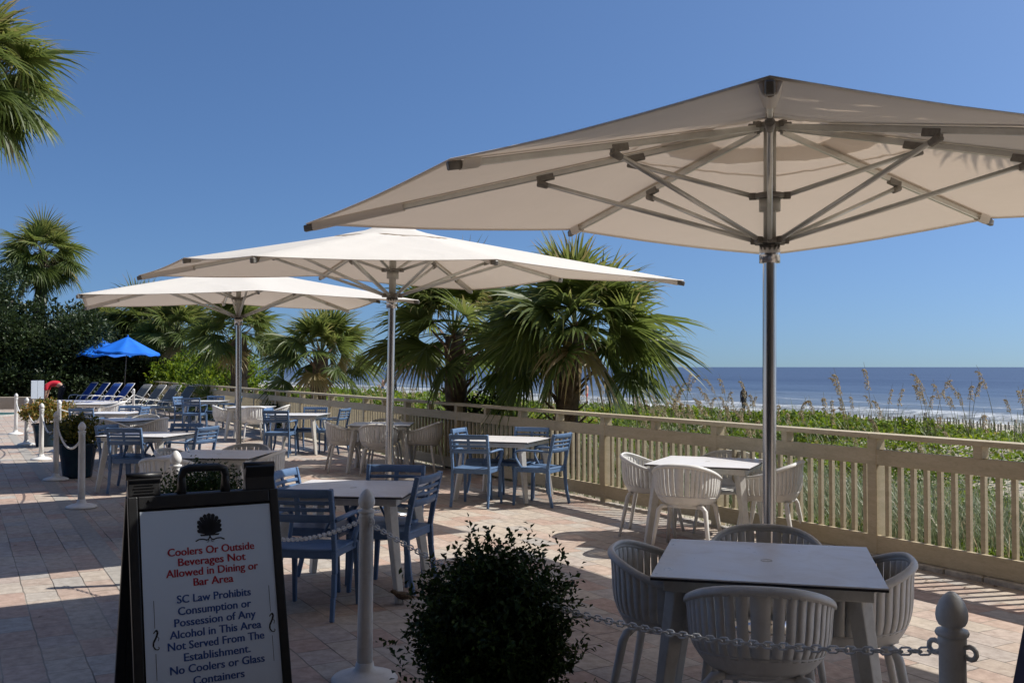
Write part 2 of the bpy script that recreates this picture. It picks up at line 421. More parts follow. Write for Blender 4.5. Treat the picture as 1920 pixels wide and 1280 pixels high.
# ------------------------------------------------------------------ mesh helpers
class MB:
    def __init__(s):
        s.v, s.f, s.sm, s.mi = [], [], [], []

    def add(s, verts, faces, smooth=False, mi=0):
        o = len(s.v)
        s.v += [tuple(p) for p in verts]
        for f in faces:
            s.f.append(tuple(i + o for i in f)); s.sm.append(smooth); s.mi.append(mi)
        return s

    def box(s, c, d, rot=None, mi=0):
        x, y, z = d[0] / 2, d[1] / 2, d[2] / 2
        vs_ = [Vector((i * x, j * y, k * z)) for k in (-1, 1) for j in (-1, 1) for i in (-1, 1)]
        R = Euler(rot).to_matrix() if rot is not None else None
        vs_ = [(R @ q if R else q) + Vector(c) for q in vs_]
        return s.add(vs_, [(0, 2, 3, 1), (4, 5, 7, 6), (0, 1, 5, 4), (2, 6, 7, 3), (0, 4, 6, 2), (1, 3, 7, 5)], False, mi)

    def bar(s, p0, p1, w0, h0, w1=None, h1=None, up=(0, 0, 1), mi=0):
        """square-section bar from p0 to p1; w along side axis, h along the 'up' axis"""
        w1 = w0 if w1 is None else w1; h1 = h0 if h1 is None else h1
        p0, p1 = Vector(p0), Vector(p1)
        t = (p1 - p0).normalized(); up = Vector(up)
        if abs(t.dot(up)) > 0.98: up = Vector((0, 1, 0))
        sd = t.cross(up).normalized(); u = sd.cross(t).normalized()
        vs_ = []
        for p, w, h in ((p0, w0, h0), (p1, w1, h1)):
            for a, b in ((-1, -1), (1, -1), (1, 1), (-1, 1)):
                vs_.append(p + sd * a * w / 2 + u * b * h / 2)
        return s.add(vs_, [(3, 2, 1, 0), (4, 5, 6, 7), (0, 1, 5, 4), (1, 2, 6, 5), (2, 3, 7, 6), (3, 0, 4, 7)], False, mi)

    def tube(s, pts, r, n=8, cap=True, smooth=True, flat=1.0, up=(0, 0, 1), closed=False, mi=0):
        """swept tube; r number or list; flat scales the section along the 'up' axis"""
        pts = [Vector(p) for p in pts]
        k = len(pts)
        rs = [r] * k if isinstance(r, (int, float)) else list(r)
        vs_, fs = [], []
        prev = None
        for i, p in enumerate(pts):
            if closed:
                t = (pts[(i + 1) % k] - pts[i - 1]).normalized()
            else:
                t = (pts[min(i + 1, k - 1)] - pts[max(i - 1, 0)])
                t = t.normalized() if t.length > 1e-9 else Vector((0, 0, 1))
            if prev is None:
                a = Vector(up) - t * t.dot(Vector(up))
                if a.length < 1e-3:
                    a = Vector((1, 0, 0)) - t * t.x
                prev = a.normalized()
            else:
                a = prev - t * t.dot(prev)
                prev = a.normalized() if a.length > 1e-6 else prev
            b = t.cross(prev)
            for j in range(n):
                q = 2 * math.pi * j / n
                vs_.append(p + prev * math.cos(q) * rs[i] * flat + b * math.sin(q) * rs[i])
        for i in range(k if closed else k - 1):
            for j in range(n):
                a0 = i * n + j; a1 = i * n + (j + 1) % n
                b0 = ((i + 1) % k) * n + j; b1 = ((i + 1) % k) * n + (j + 1) % n
                fs.append((a0, a1, b1, b0))
        s.add(vs_, fs, smooth, mi)
        if cap and not closed:
            o = len(s.v) - len(vs_)
            s.f.append(tuple(o + j for j in reversed(range(n)))); s.sm.append(False); s.mi.append(mi)
            s.f.append(tuple(o + (k - 1) * n + j for j in range(n))); s.sm.append(False); s.mi.append(mi)
        return s

    def lathe(s, prof, n=20, c=(0, 0, 0), smooth=True, mi=0):
        """profile of (radius, z) turned about the z axis through c"""
        vs_, fs = [], []
        for r, z in prof:
            for j in range(n):
                q = 2 * math.pi * j / n
                vs_.append((c[0] + r * math.cos(q), c[1] + r * math.sin(q), c[2] + z))
        for i in range(len(prof) - 1):
            for j in range(n):
                fs.append((i * n + j, i * n + (j + 1) % n, (i + 1) * n + (j + 1) % n, (i + 1) * n + j))
        s.add(vs_, fs, smooth, mi)
        o = len(s.v) - len(vs_)
        if prof[0][0] > 1e-6:
            s.f.append(tuple(o + j for j in reversed(range(n)))); s.sm.append(False); s.mi.append(mi)
        if prof[-1][0] > 1e-6:
            s.f.append(tuple(o + (len(prof) - 1) * n + j for j in range(n))); s.sm.append(False); s.mi.append(mi)
        return s

    def grid(s, P, smooth=True, mi=0, flip=False):
        """P: rows of points"""
        r, c = len(P), len(P[0])
        vs_ = [q for row in P for q in row]
        fs = []
        for i in range(r - 1):
            for j in range(c - 1):
                q = (i * c + j, i * c + j + 1, (i + 1) * c + j + 1, (i + 1) * c + j)
                fs.append(q[::-1] if flip else q)
        return s.add(vs_, fs, smooth, mi)

    def slab(s, P, nrm, th, smooth=True, mi=0):
        """a grid thickened along nrm (one vector per point or one for all)"""
        r, c = len(P), len(P[0])
        get = (lambda i, j: Vector(nrm)) if not isinstance(nrm, list) else (lambda i, j: Vector(nrm[i][j]))
        A = [[Vector(P[i][j]) + get(i, j) * th / 2 for j in range(c)] for i in range(r)]
        B = [[Vector(P[i][j]) - get(i, j) * th / 2 for j in range(c)] for i in range(r)]
        vs_ = [q for row in A for q in row] + [q for row in B for q in row]
        o = r * c
        fs = []
        for i in range(r - 1):
            for j in range(c - 1):
                a = (i * c + j, i * c + j + 1, (i + 1) * c + j + 1, (i + 1) * c + j)
                fs.append(a); fs.append(tuple(q + o for q in reversed(a)))
        for j in range(c - 1):
            fs.append((j, o + j, o + j + 1, j + 1))
            q = (r - 1) * c
            fs.append((q + j, q + j + 1, o + q + j + 1, o + q + j))
        for i in range(r - 1):
            fs.append((i * c, (i + 1) * c, o + (i + 1) * c, o + i * c))
            q = c - 1
            fs.append((i * c + q, o + i * c + q, o + (i + 1) * c + q, (i + 1) * c + q))
        return s.add(vs_, fs, smooth, mi)

    def build(s, name, material, parent=None, bevel=0.0, fix=True, seg=1):
        me = bpy.data.meshes.new(name)
        me.from_pydata(s.v, [], s.f)
        me.polygons.foreach_set("use_smooth", s.sm)
        me.polygons.foreach_set("material_index", s.mi)
        if bevel or fix:
            bm = bmesh.new(); bm.from_mesh(me)
            if fix:
                bmesh.ops.recalc_face_normals(bm, faces=bm.faces)
            if bevel:
                es = [e for e in bm.edges if len(e.link_faces) == 2 and e.calc_face_angle(0) > 0.6]
                bmesh.ops.bevel(bm, geom=es, offset=bevel, segments=seg, affect='EDGES', profile=0.6, clamp_overlap=True)
            bm.to_mesh(me); bm.free()
        for m in (material if isinstance(material, (list, tuple)) else [material]):
            me.materials.append(m)
        o = bpy.data.objects.new(name, me)
        col.objects.link(o)
        if parent: o.parent = parent
        return o


def mesh_np(name, V, F, material, parent=None, tone=None, smooth=False):
    me = bpy.data.meshes.new(name)
    V = np.asarray(V, np.float32).reshape(-1, 3); F = np.asarray(F, np.int32)
    k = F.shape[1]
    me.vertices.add(len(V)); me.vertices.foreach_set("co", V.ravel())
    me.loops.add(F.size); me.loops.foreach_set("vertex_index", F.ravel())
    me.polygons.add(len(F))
    me.polygons.foreach_set("loop_start", np.arange(0, F.size, k, dtype=np.int32))
    me.polygons.foreach_set("loop_total", np.full(len(F), k, np.int32))
    if smooth: me.polygons.foreach_set("use_smooth", np.ones(len(F), bool))
    me.update(calc_edges=True)
    if tone is not None:
        a = me.attributes.new("tone", 'FLOAT', 'FACE')
        a.data.foreach_set("value", np.asarray(tone, np.float32))
    me.materials.append(material)
    o = bpy.data.objects.new(name, me); col.objects.link(o)
    if parent: o.parent = parent
    return o


def tag(o, label=None, cat=None, group=None, kind=None):
    if label: o["label"] = label
    if cat: o["category"] = cat
    if group: o["group"] = group
    if kind: o["kind"] = kind
    return o

def thing(name, label, cat, loc=(0, 0, 0), rz=0.0, group=None):
    o = bpy.data.objects.new(name, None)
    o.empty_display_size = 0.2
    col.objects.link(o)
    o.location = loc; o.rotation_euler = (0, 0, rz)
    return tag(o, label, cat, group)

def dup(o, parent=None):
    c = o.copy(); col.objects.link(c)
    if parent is not None:
        c.parent = parent
        c.matrix_parent_inverse = o.matrix_parent_inverse
    for ch in o.children: dup(ch, c)
    return c

FU = Vector((-math.sin(FENCE_ANG), math.cos(FENCE_ANG), 0))     # along the fence, away from camera
FN = Vector((math.cos(FENCE_ANG), math.sin(FENCE_ANG), 0))      # out to the sea
F0 = Vector((3.86, 7.507, 0))
def fp(l, s, z=0.0):
    q = F0 + FU * l + FN * s
    return Vector((q.x, q.y, z))
def fence_ls(x, y):
    d = Vector((x, y, 0)) - F0
    return d.dot(FU), d.dot(FN)

# ------------------------------------------------------------------ setting: terrain, patio, sea
def dune_h(l, s):
    """height of the sand at l along / s out from the fence"""
    def ss(a, b, x):
        t = np.clip((x - a) / (b - a), 0, 1); return t * t * (3 - 2 * t)
    h = -0.06 + 0.26 * ss(3.0, 8.0, s) - 1.15 * ss(10.5, 18.5, s) - 0.65 * ss(18.0, 50.0, s) - 2.0 * ss(50, 90, s)
    m = ss(0.4, 3.0, s) * (1 - ss(16, 24, s))
    h = h + m * (0.07 * np.sin(l * 0.7 + s * 0.5) + 0.06 * np.sin(l * 0.31 - s * 0.9 + 1.2))
    return h

def terrain():
    ls = np.concatenate([np.linspace(-60, -8, 8), np.linspace(-7, 60, 90), np.linspace(65, 400, 20)])
    ss_ = np.concatenate([np.linspace(-120, -2, 6), np.linspace(-0.2, 30, 60), np.linspace(31, 110, 30)])
    P = [[tuple(fp(l, s, float(dune_h(l, s)))) for s in ss_] for l in ls]
    mb = MB(); mb.grid(P)
    o = mb.build('ground', M['sand'])
    tag(o, kind='structure')
terrain()

def patio():
    mb = MB()
    a, b, c, d = fp(-30, 0.02, 0), fp(48, 0.02, 0), fp(48, -75, 0), fp(-30, -75, 0)
    lo = Vector((0, 0, -0.1))
    mb.add([a, b, c, d, a + lo, b + lo, c + lo, d + lo], [(0, 1, 2, 3), (0, 4, 5, 1), (1, 5, 6, 2), (2, 6, 7, 3), (3, 7, 4, 0)])
    o = mb.build('patio', M['pavers']); tag(o, kind='structure')
    # concrete drain strip let into the paving, parallel to the fence
    l0, s0 = fence_ls(-4.96, 11.3)
    mb = MB()
    for i in range(26):
        l = -8 + i * 1.2
        mb.add([fp(l, s0 - 0.085, 0.004), fp(l + 1.193, s0 - 0.085, 0.004), fp(l + 1.193, s0 + 0.085, 0.004), fp(l, s0 + 0.085, 0.004)], [(3, 2, 1, 0)])
    o = mb.build('path', M['drain']); tag(o, kind='structure')
patio()

def sea():
    # local frame: x out to sea from the fence line, y along the shore
    mb = MB()
    xs = np.concatenate([np.linspace(40, 100, 61), np.linspace(104, 300, 24), np.geomspace(320, 42000, 22)])
    ys = np.concatenate([-np.geomspace(60, 60000, 14)[::-1], np.linspace(-50, 260, 70), np.geomspace(280, 60000, 14)])
    P = []
    for y in ys:
        row = []
        for x in xs:
            z = -1.5
            if x < 320:
                z += 0.42 * math.exp(-((x - 63 - 1.5 * math.sin(y * 0.05)) / 2.0) ** 2) * (0.65 + 0.35 * math.sin(y * 0.07 + 1))
                z += 0.16 * math.exp(-((x - 50) / 1.5) ** 2)
                z += 0.22 * math.exp(-((x - 78 - 2 * math.sin(y * 0.03)) / 2.5) ** 2) + 0.06 * math.sin(x * 0.35 + math.sin(y * 0.05))
            row.append((x, y, z))
        P.append(row)
    mb.grid(P)
    o = mb.build('sea', M['sea']); tag(o, kind='structure')
    o.location = F0; o.rotation_euler = (0, 0, FENCE_ANG)
sea()

def pool():
    a = fp(0, 0)
    mb = MB()
    pts = [(-16.6, 35.8), (-17.6, 32.6), (-26, 31.6), (-26, 36.6)]
    mb.add([(x, y, 0.006) for x, y in pts], [(0, 3, 2, 1)])
    o = mb.build('water', M['pool_water']); tag(o, kind='structure')
    # pale coping stones around the water
    mb = MB()
    for i in range(4):
        p, q = Vector((*pts[i], 0.0)), Vector((*pts[(i + 1) % 4], 0.0))
        mb.bar(p + Vector((0, 0, 0.012)), q + Vector((0, 0, 0.012)), 0.34, 0.05)
    o = mb.build('pavement', M['stone'], bevel=0.006); tag(o, kind='structure')
pool()

# ------------------------------------------------------------------ the railing fence
def make_fence():
    root = thing('fence', 'long tan painted wooden railing fence between the patio and the dunes', 'fence', fp(0, 0))
    root.location = (0, 0, 0)
    ang = FENCE_ANG
    BAY = 2.08
    first = -(8.73 - 7.507) / math.cos(ang)
    l0 = (8.73 - 7.507) / math.cos(ang) - 4 * BAY      # a post stands at px 1643
    nb = 22
    l1 = l0 + nb * BAY
    def rail(name, z0, z1, d0, d1, step):
        mb = MB()
        l = l0
        while l < l1 - 0.01:
            e = min(l + step, l1)
            z = (z0 + z1) / 2
            mb.bar(fp(l + 0.0015, (d0 + d1) / 2, z), fp(e - 0.0015, (d0 + d1) / 2, z), d1 - d0, z1 - z0)
            l = e
        mb.build(name, M['fence_paint'], root, bevel=0.004)
    rail('top_rail', 1.043, 1.085, -0.085, 0.075, BAY * 2)
    rail('mid_rail', 0.812, 0.947, -0.048, -0.008, BAY)
    rail('bottom_rail', 0.045, 0.205, -0.048, -0.008, BAY)
    for i in range(nb + 1):
        l = l0 + i * BAY
        mb = MB()
        mb.bar(fp(l, 0.003, -0.1), fp(l, 0.003, 1.043), 0.11, 0.10, up=tuple(FU))
        mb.build('post', M['fence_paint'], root, bevel=0.004)
        if i == nb: break
        mb = MB()                                        # short block between mid rail and cap
        mb.bar(fp(l + BAY / 2, -0.02, 0.947), fp(l + BAY / 2, -0.02, 1.043), 0.09, 0.075, up=tuple(FU))
        mb.build('block', M['fence_paint'], root, bevel=0.003)
        mb = MB()
        n = 15
        for j in range(n):
            q = l + 0.055 + (BAY - 0.11) * (j + 0.5) / n
            mb.bar(fp(q, 0.013, 0.06), fp(q, 0.013, 0.93), 0.040, 0.040, up=tuple(FU))
        mb.build('baluster_panel', M['fence_paint'], root, bevel=0.003)
    return root
FENCE = make_fence()

def kerb():
    mb = MB()
    r = random.Random(3)
    l = -9.0
    while l < 2.2:
        w = r.uniform(0.30, 0.46)
        c = fp(l + w / 2, -0.045 + r.uniform(-.006, .006), 0.018)
        mb.box(c, (0.10, w - 0.012, 0.05), (0, 0, FENCE_ANG + r.uniform(-.02, .02)))
        l += w
    o = mb.build('kerb', M['stone'], bevel=0.008)
    tag(o, kind='structure')
kerb()

# ------------------------------------------------------------------ unseen block and roof, added behind the viewpoint to darken the foreground
def make_shade_block():
    t = thing('shade_block', 'unseen tall block and flat roof added behind the viewpoint to deepen the foreground shade', 'building', (-6.0, -3.0, 0.004))
    mb = MB(); mb.box((0, -5.6, 13), (52, 8, 26)); mb.build('wall', M['shade_wall'], t)
    for i in range(7):
        mb = MB(); mb.box((0, -1.0, 5.6 + 3.0 * i), (50, 1.5, 0.25)); mb.build('balcony', M['beige_wall'], t, bevel=0.01)
        for k in range(10):
            mb = MB(); mb.box((-22.5 + 5 * k, -1.56, 6.9 + 3.0 * i), (2.4, 0.06, 2.2)); mb.build('window', M['pane'], t)
    mb = MB(); mb.box((2.5, 1.3, 3.35), (20, 9.8, 0.22)); mb.build('roof', M['weathered'], t, bevel=0.01)  # added slab, reaches forward just out of view to cut sky light
    for x in (-6.8, 11.8):
        mb = MB(); mb.box((x, 3.6, 1.62), (0.2, 0.2, 3.24)); mb.build('post', M['weathered'], t, bevel=0.01)
M['shade_wall'] = noisy('shade_wall', (0.17, 0.145, 0.12), (0.21, 0.18, 0.15), 1.0, 0.9)
M['pane'] = mat('pane', (0.02, 0.025, 0.03), 0.08)
make_shade_block()

# ------------------------------------------------------------------ tables and chairs
def make_table():
    t = thing('dining_table', 'x', 'table')
    S, Z = 0.98, 0.745
    h = S / 2
    mb = MB(); mb.box((0, 0, Z - 0.003), (S, S, 0.006), None)
    mb.build('table_top', M['table_white'], t)
    mb = MB(); mb.box((0, 0, Z - 0.0115), (S + 0.001, S + 0.001, 0.011), None)
    mb.build('edge_band', M['table_edge'], t)
    mb = MB()
    for sx, sy, a, b in ((0, 1, S - 0.10, 0.03), (0, -1, S - 0.10, 0.03), (1, 0, 0.03, S - 0.16), (-1, 0, 0.03, S - 0.16)):
        mb.box((sx * (h - 0.065), sy * (h - 0.065), Z - 0.046), (a, b, 0.055))
    mb.build('apron', M['table_leg'], t, bevel=0.004)
    for sx in (-1, 1):
        for sy in (-1, 1):
            mb = MB()
            mb.bar((sx * (h - 0.115), sy * (h - 0.115), Z - 0.03), (sx * (h - 0.02), sy * (h - 0.02), 0.0), 0.085, 0.07, 0.052, 0.045, up=(sx, -sy, 0))
            mb.build('leg', M['table_leg'], t, bevel=0.007, seg=2)
    mb = MB()
    mb.tube([(0.026 * math.cos(a), 0.026 * math.sin(a), Z + 0.0006) for a in np.linspace(0, 2 * math.pi, 21)[:-1]], 0.0016, 5, closed=True)
    mb.build('cap', M['table_leg'], t)
    return t

def make_slat_chair():
    """blue slatted armchair facing +y"""
    t = thing('slat_armchair', 'x', 'chair')
    m = M['blue_plastic']
    def back_y(z):                       # rake of the back
        return -0.225 - 0.085 * max(0, (z - 0.44) / 0.42) ** 1.2
    def back_curve(x, z):                # hollow of the back rest
        return back_y(z) - 0.026 * (1 - (x / 0.225) ** 2)
    # backrest: two uprights, top rail, slats and centre strut
    mb = MB()
    def slat(za, zb, th):
        xs = np.linspace(-0.222, 0.222, 11)
        P = [[(x, back_curve(x, z), z) for x in xs] for z in (za, zb)]
        mb.slab(P, (0, 1, 0), th)
    slat(0.805, 0.862, 0.028); slat(0.757, 0.783, 0.020); slat(0.712, 0.738, 0.020); slat(0.640, 0.692, 0.024)
    P = [[(x, back_curve(x, z), z) for x in (-0.018, 0.018)] for z in np.linspace(0.645, 0.83, 5)]
    mb.slab(P, (0, 1, 0), 0.017)
    for s in (-1, 1):
        zs = np.linspace(0.445, 0.862, 7)
        for a, b in zip(zs[:-1], zs[1:]):
            mb.bar((s * 0.228, back_y(a), a), (s * 0.228, back_y(b), b), 0.030, 0.038, up=(0, 1, 0))
    mb.build('backrest', m, t, bevel=0.004)
    # seat: dished panel with rounded front
    rows = []
    for y in np.linspace(-0.235, 0.235, 9):
        w = 0.235 + 0.012 * (y + 0.2)
        rows.append([(x, y, 0.452 - 0.016 * (1 - (x / 0.24) ** 2) * (1 - (y / 0.3) ** 2) - (0.02 if y > 0.2 else 0)) for x in np.linspace(-w, w, 9)])
    mb = MB(); mb.slab(rows, (0, 0, 1), 0.020)
    for s in (-1, 1):
        mb.box((s * 0.222, 0.0, 0.425), (0.024, 0.42, 0.05))
    mb.box((0, 0.218, 0.418), (0.42, 0.022, 0.045)); mb.box((0, -0.222, 0.420), (0.42, 0.022, 0.05))
    mb.build('seat', m, t, bevel=0.004)
    for s in (-1, 1):
        mb = MB()                         # rear leg sweeps backwards to the floor
        zs = [0.445, 0.30, 0.15, 0.0]
        ys = [-0.225, -0.232, -0.250, -0.285]
        for i in range(3):
            mb.bar((s * 0.228, ys[i], zs[i]), (s * 0.228 + s * 0.004, ys[i + 1], zs[i + 1]), 0.032 - .002 * i, 0.044 - .004 * i, 0.030 - .002 * i, 0.040 - .004 * i, up=(0, 1, 0))
        mb.build('leg', m, t, bevel=0.004)
        mb = MB()
        mb.bar((s * 0.226, 0.205, 0.44), (s * 0.234, 0.232, 0.0), 0.036, 0.044, 0.026, 0.028, up=(0, 1, 0))
        mb.build('leg', m, t, bevel=0.004)
        # arm: flat bar bending down in a curve to the seat side
        pts = [(s * 0.236, -0.26, 0.652), (s * 0.252, -0.10, 0.660), (s * 0.258, 0.07, 0.664), (s * 0.257, 0.17, 0.655), (s * 0.253, 0.205, 0.622), (s * 0.246, 0.195, 0.565), (s * 0.238, 0.155, 0.50), (s * 0.230, 0.11, 0.425)]
        mb = MB(); mb.tube(pts, [0.024, 0.025, 0.026, 0.024, 0.021, 0.019, 0.018, 0.018], 8, flat=0.55, up=(0, 0, 1))
        mb.build('arm', m, t)
    return t

def make_tub_chair():
    """white tub chair with a basket of vertical slats, facing +y"""
    t = thing('tub_chair', 'x', 'chair')
    m = M['white_plastic']
    FM = 128.0
    def rim(u):            # u -1..1, 0 at the back
        f = rad(u * FM)
        sx = math.copysign(abs(math.sin(f)) ** 0.72, u)
        if abs(u) > 90 / FM: sx = math.copysign(1 - 0.10 * ((abs(u) - 90 / FM) / (1 - 90 / FM)) ** 2, u)
        y = -0.275 * math.cos(f) if abs(f) < math.pi / 2 else 0.34 * abs(math.cos(f))
        z = 0.635 + 0.145 * (0.5 + 0.5 * math.cos(u * math.pi)) ** 0.85
        return Vector((0.300 * sx, y, z))
    def base(u):
        f = rad(u * FM)
        sx = math.copysign(abs(math.sin(f)) ** 0.8, u)
        if abs(u) > 90 / FM: sx = math.copysign(1.0, u)
        y = -0.20 * math.cos(f) if abs(f) < math.pi / 2 else 0.30 * abs(math.cos(f))
        return Vector((0.215 * sx, y, 0.425))
    def shell(u, v):
        a, b = base(u), rim(u)
        q = a.lerp(b, v)
        k = 0.012 * math.sin(v * math.pi) + 0.050 * math.sin(v * math.pi) * (1 - v) ** 1.5
        d = Vector((b.x, b.y, 0)); d.normalize()
        return q + d * k
    def nrm(u, v):
        e = 0.01
        du = shell(min(1, u + e), v) - shell(max(-1, u - e), v)
        dv = shell(u, min(1, v + e)) - shell(u, max(0, v - e))
        return du.cross(dv).normalized()
    # rim
    mb = MB()
    us = np.linspace(-1, 1, 41)
    pts = [rim(u) for u in us]
    e1 = [Vector((s * 0.258, 0.235, 0.588)) for s in (-1, 1)]
    e2 = [Vector((s * 0.245, 0.240, 0.52)) for s in (-1, 1)]
    e3 = [Vector((s * 0.222, 0.205, 0.435)) for s in (-1, 1)]
    pts = [e3[0], e2[0], e1[0]] + pts + [e1[1], e2[1], e3[1]]
    rr = [0.013, 0.014, 0.016] + [0.0150 + 0.005 * math.cos(u * math.pi / 2) for u in us] + [0.016, 0.014, 0.013]
    mb.tube(pts, rr, 10, flat=0.62, up=(0, 0, 1))
    mb.build('rim', m, t)
    # basket: solid lower bowl and vertical slats
    mb = MB()
    uu = np.linspace(-1, 1, 45); vv = np.linspace(0, 0.24, 5)
    P = [[shell(u, v) for u in uu] for v in vv]
    NN = [[nrm(u, v) for u in uu] for v in vv]
    mb.slab(P, NN, 0.009)
    ns = 29
    for i in range(ns):
        u = -0.93 + 1.86 * i / (ns - 1)
        w = 0.0265 if abs(u) < 0.5 else 0.025
        v1 = 0.985
        P, NN = [], []
        for v in np.linspace(0.20, v1, 9):
            ww = w * (1.0 if v < .8 else 1.0)
            k = 0.0282
            # top of the back is closed a little below the rim, as on a moulded chair
            P.append([shell(max(-1, u - k), v), shell(u, v), shell(min(1, u + k), v)])
            NN.append([nrm(max(-1, u - k), v), nrm(u, v), nrm(min(1, u + k), v)])
        mb.slab(P, NN, 0.009)
    vv = np.linspace(0.93, 1.0, 3)
    uu = np.linspace(-0.55, 0.55, 23)
    P = [[shell(u, v) for u in uu] for v in vv]; NN = [[nrm(u, v) for u in uu] for v in vv]
    mb.slab(P, NN, 0.010)
    mb.build('basket', m, t)
    # seat pan
    mb = MB()
    rows = []
    for y in np.linspace(-0.205, 0.255, 9):
        k = max(0.0, 1 - (min(0, y) / -0.215) ** 2) if y < 0 else 1.0
        w = 0.21 * math.sqrt(max(0.05, k)) + 0.004
        rows.append([(x, y, 0.435 - 0.012 * (1 - (x / 0.22) ** 2) - (0.018 if y > 0.24 else 0)) for x in np.linspace(-w, w, 9)])
    mb.slab(rows, (0, 0, 1), 0.016)
    mb.tube([(-0.205, 0.20, 0.412), (0.205, 0.20, 0.412)], 0.014, 8); mb.tube([(-0.185, -0.16, 0.405), (0.185, -0.16, 0.405)], 0.014, 8)
    mb.build('seat', m, t)
    for sx in (-1, 1):
        for sy in (-1, 1):
            mb = MB()
            y0 = 0.20 if sy > 0 else -0.16
            mb.tube([(sx * 0.14, y0, 0.41), (sx * 0.185, y0 + sy * 0.012, 0.405), (sx * 0.212, y0 + sy * 0.022, 0.375), (sx * 0.235, y0 + sy * 0.055, 0.20), (sx * 0.262, y0 + sy * 0.095, 0.0)], [0.017, 0.020, 0.022, 0.019, 0.014], 10)
            mb.build('leg', m, t)
    return t

TABLE0, SLAT0, TUB0 = make_table(), make_slat_chair(), make_tub_chair()
used = set()
def place(proto, loc, rz, label, cat, group):
    o = proto if id(proto) not in used else dup(proto)
    used.add(id(proto))
    o.location = (loc[0], loc[1], loc[2] if len(loc) > 2 else 0.004); o.rotation_euler = (0, 0, rz)
    return tag(o, label, cat, group)

SIDE = {'near': (0, -1), 'right': (1, 0), 'far': (0, 1), 'left': (-1, 0)}
# name of the group of seats, table centre, turn, kind, label of the table, phrase for its chairs, seats {side: (out, along, turn)}
SETS = [
 ((1.20, 4.72), -14.5, 'tub', 'largest white square table in the foreground, shaded with a bright streak on one corner',
  'the foreground table', {'near': (.55, -.03, 2), 'left': (.45, .0, -6), 'right': (.37, .0, 2), 'far': (.53, .0, 4)}),
 ((1.89, 9.65), -24, 'tub', 'sunlit white square table by the fence, just left of the steel pole',
  'the sunlit table by the nearest pole', {'near': (.62, -.05, 0), 'left': (.60, .08, 6), 'right': (.62, -.05, -4), 'far': (.55, .06, 0)}),
 ((-0.10, 12.70), -21, 'slat', 'white square table with four blue chairs by the fence, before the leafy palm trunks',
  'the fence table below the palms', {'near': (.74, -.06, 4), 'left': (.34, .04, 2), 'right': (.62, -.40, -8), 'far': (.26, .16, -2)}),
 ((-2.10, 16.05), 1, 'tub', 'white square table right behind the middle umbrella pole, in dappled shade',
  'the middle umbrella pole table', {'near': (.58, .02, 2), 'left': (.60, -.10, 14), 'right': (.70, -.10, -14), 'far': (.55, .0, 0)}),
 ((-1.20, 7.56), -7, 'slat', 'white square table with blue chairs behind the white chain post, half in sun',
  'the half sunlit table behind the sandwich board', {'near': (.74, -.06, -3), 'left': (.27, .06, -4), 'right': (.29, .0, -10), 'far': (.27, .18, -2)}),
 ((-3.08, 10.5), -5, 'tub', 'shaded grey looking square table directly above the handle of the sandwich board',
  'the shaded table above the sandwich board', {'near': (.70, -.20, 0), 'right': (.40, .04, 4), 'far': (.56, .04, 0), 'left': (.40, .06, -4)}),
 ((-4.95, 13.6), -10, 'slat', 'white square table with blue chairs beside the nearest dark blue pot',
  'the table by the nearest blue pot', {'near': (.30, -.02, 3), 'left': (.34, .0, -4), 'right': (.62, -.08, -8), 'far': (.25, .26, 0)}),
 ((-4.12, 19.3), -5, 'slat', 'white square table with blue chairs between the two further umbrella poles, near the fence',
  'the table between the further umbrella poles', {'near': (.78, -.12, 2), 'left': (.30, -.06, -2), 'right': (.62, .0, -10), 'far': (.26, .16, 0)}),
 ((-6.0, 22.9), 3, 'tub', 'bright white square table just right of the furthest steel pole',
  'the bright table at the furthest pole', {'near': (.62, .18, 24), 'left': (.56, -.1, 16), 'right': (.60, .05, -4)}),
 ((-8.25, 26.9), -3, 'slat', 'small looking white table left of the furthest pole, in front of the grey loungers',
  'the table by the grey loungers', {'near': (.80, -.02, 2), 'left': (.44, -.2, -10), 'right': (.60, .0, 0), 'far': (.30, .05, 0)}),
 ((-6.80, 17.4), -14, 'tub', 'dark shaded square table behind the nearest pot and the blue chairs',
  'the dark table behind the pot', {'right': (.56, .0, 10), 'near': (.58, .2, -8), 'far': (.55, .0, 4)}),
 ((-8.0, 20.0), -4, 'slat', 'white square table with low sun glare, two rows behind the nearest pot',
  'the table two rows behind the pot', {'near': (.62, -.20, 2), 'right': (.34, .0, 4), 'far': (.26, .1, 2)}),
 ((-10.55, 25.0), -4, 'tub', 'furthest white square table on the left, in front of the blue loungers',
  'the furthest left table', {'right': (.56, .0, 12)}),
]
SIDE_WORD = {'near': 'near side of', 'far': 'far side of', 'left': 'left of', 'right': 'right of'}
for (cx, cy), rz, kind, tlab, phrase, seats in SETS:
    a = rad(rz)
    place(TABLE0, (cx, cy), a, tlab, 'table', 'square white dining tables on the patio')
    for side, (out, along, turn) in seats.items():
        dx, dy = SIDE[side]
        lx, ly = dx * out + (-dy) * along * -1, dy * out + dx * along
        if dx == 0: lx, ly = along, dy * out
        else: lx, ly = dx * out, along
        wx, wy = cx + math.cos(a) * lx - math.sin(a) * ly, cy + math.sin(a) * lx + math.cos(a) * ly
        face = math.atan2(-dy, -dx) - math.pi / 2 + a + rad(turn)
        if kind == 'tub':
            place(TUB0, (wx, wy), face, f'white tub chair on the {SIDE_WORD[side]} {phrase}', 'chair', 'white tub chairs around the tables')
        else:
            place(SLAT0, (wx, wy), face, f'blue slatted armchair on the {SIDE_WORD[side]} {phrase}', 'chair', 'blue slatted armchairs around the tables')

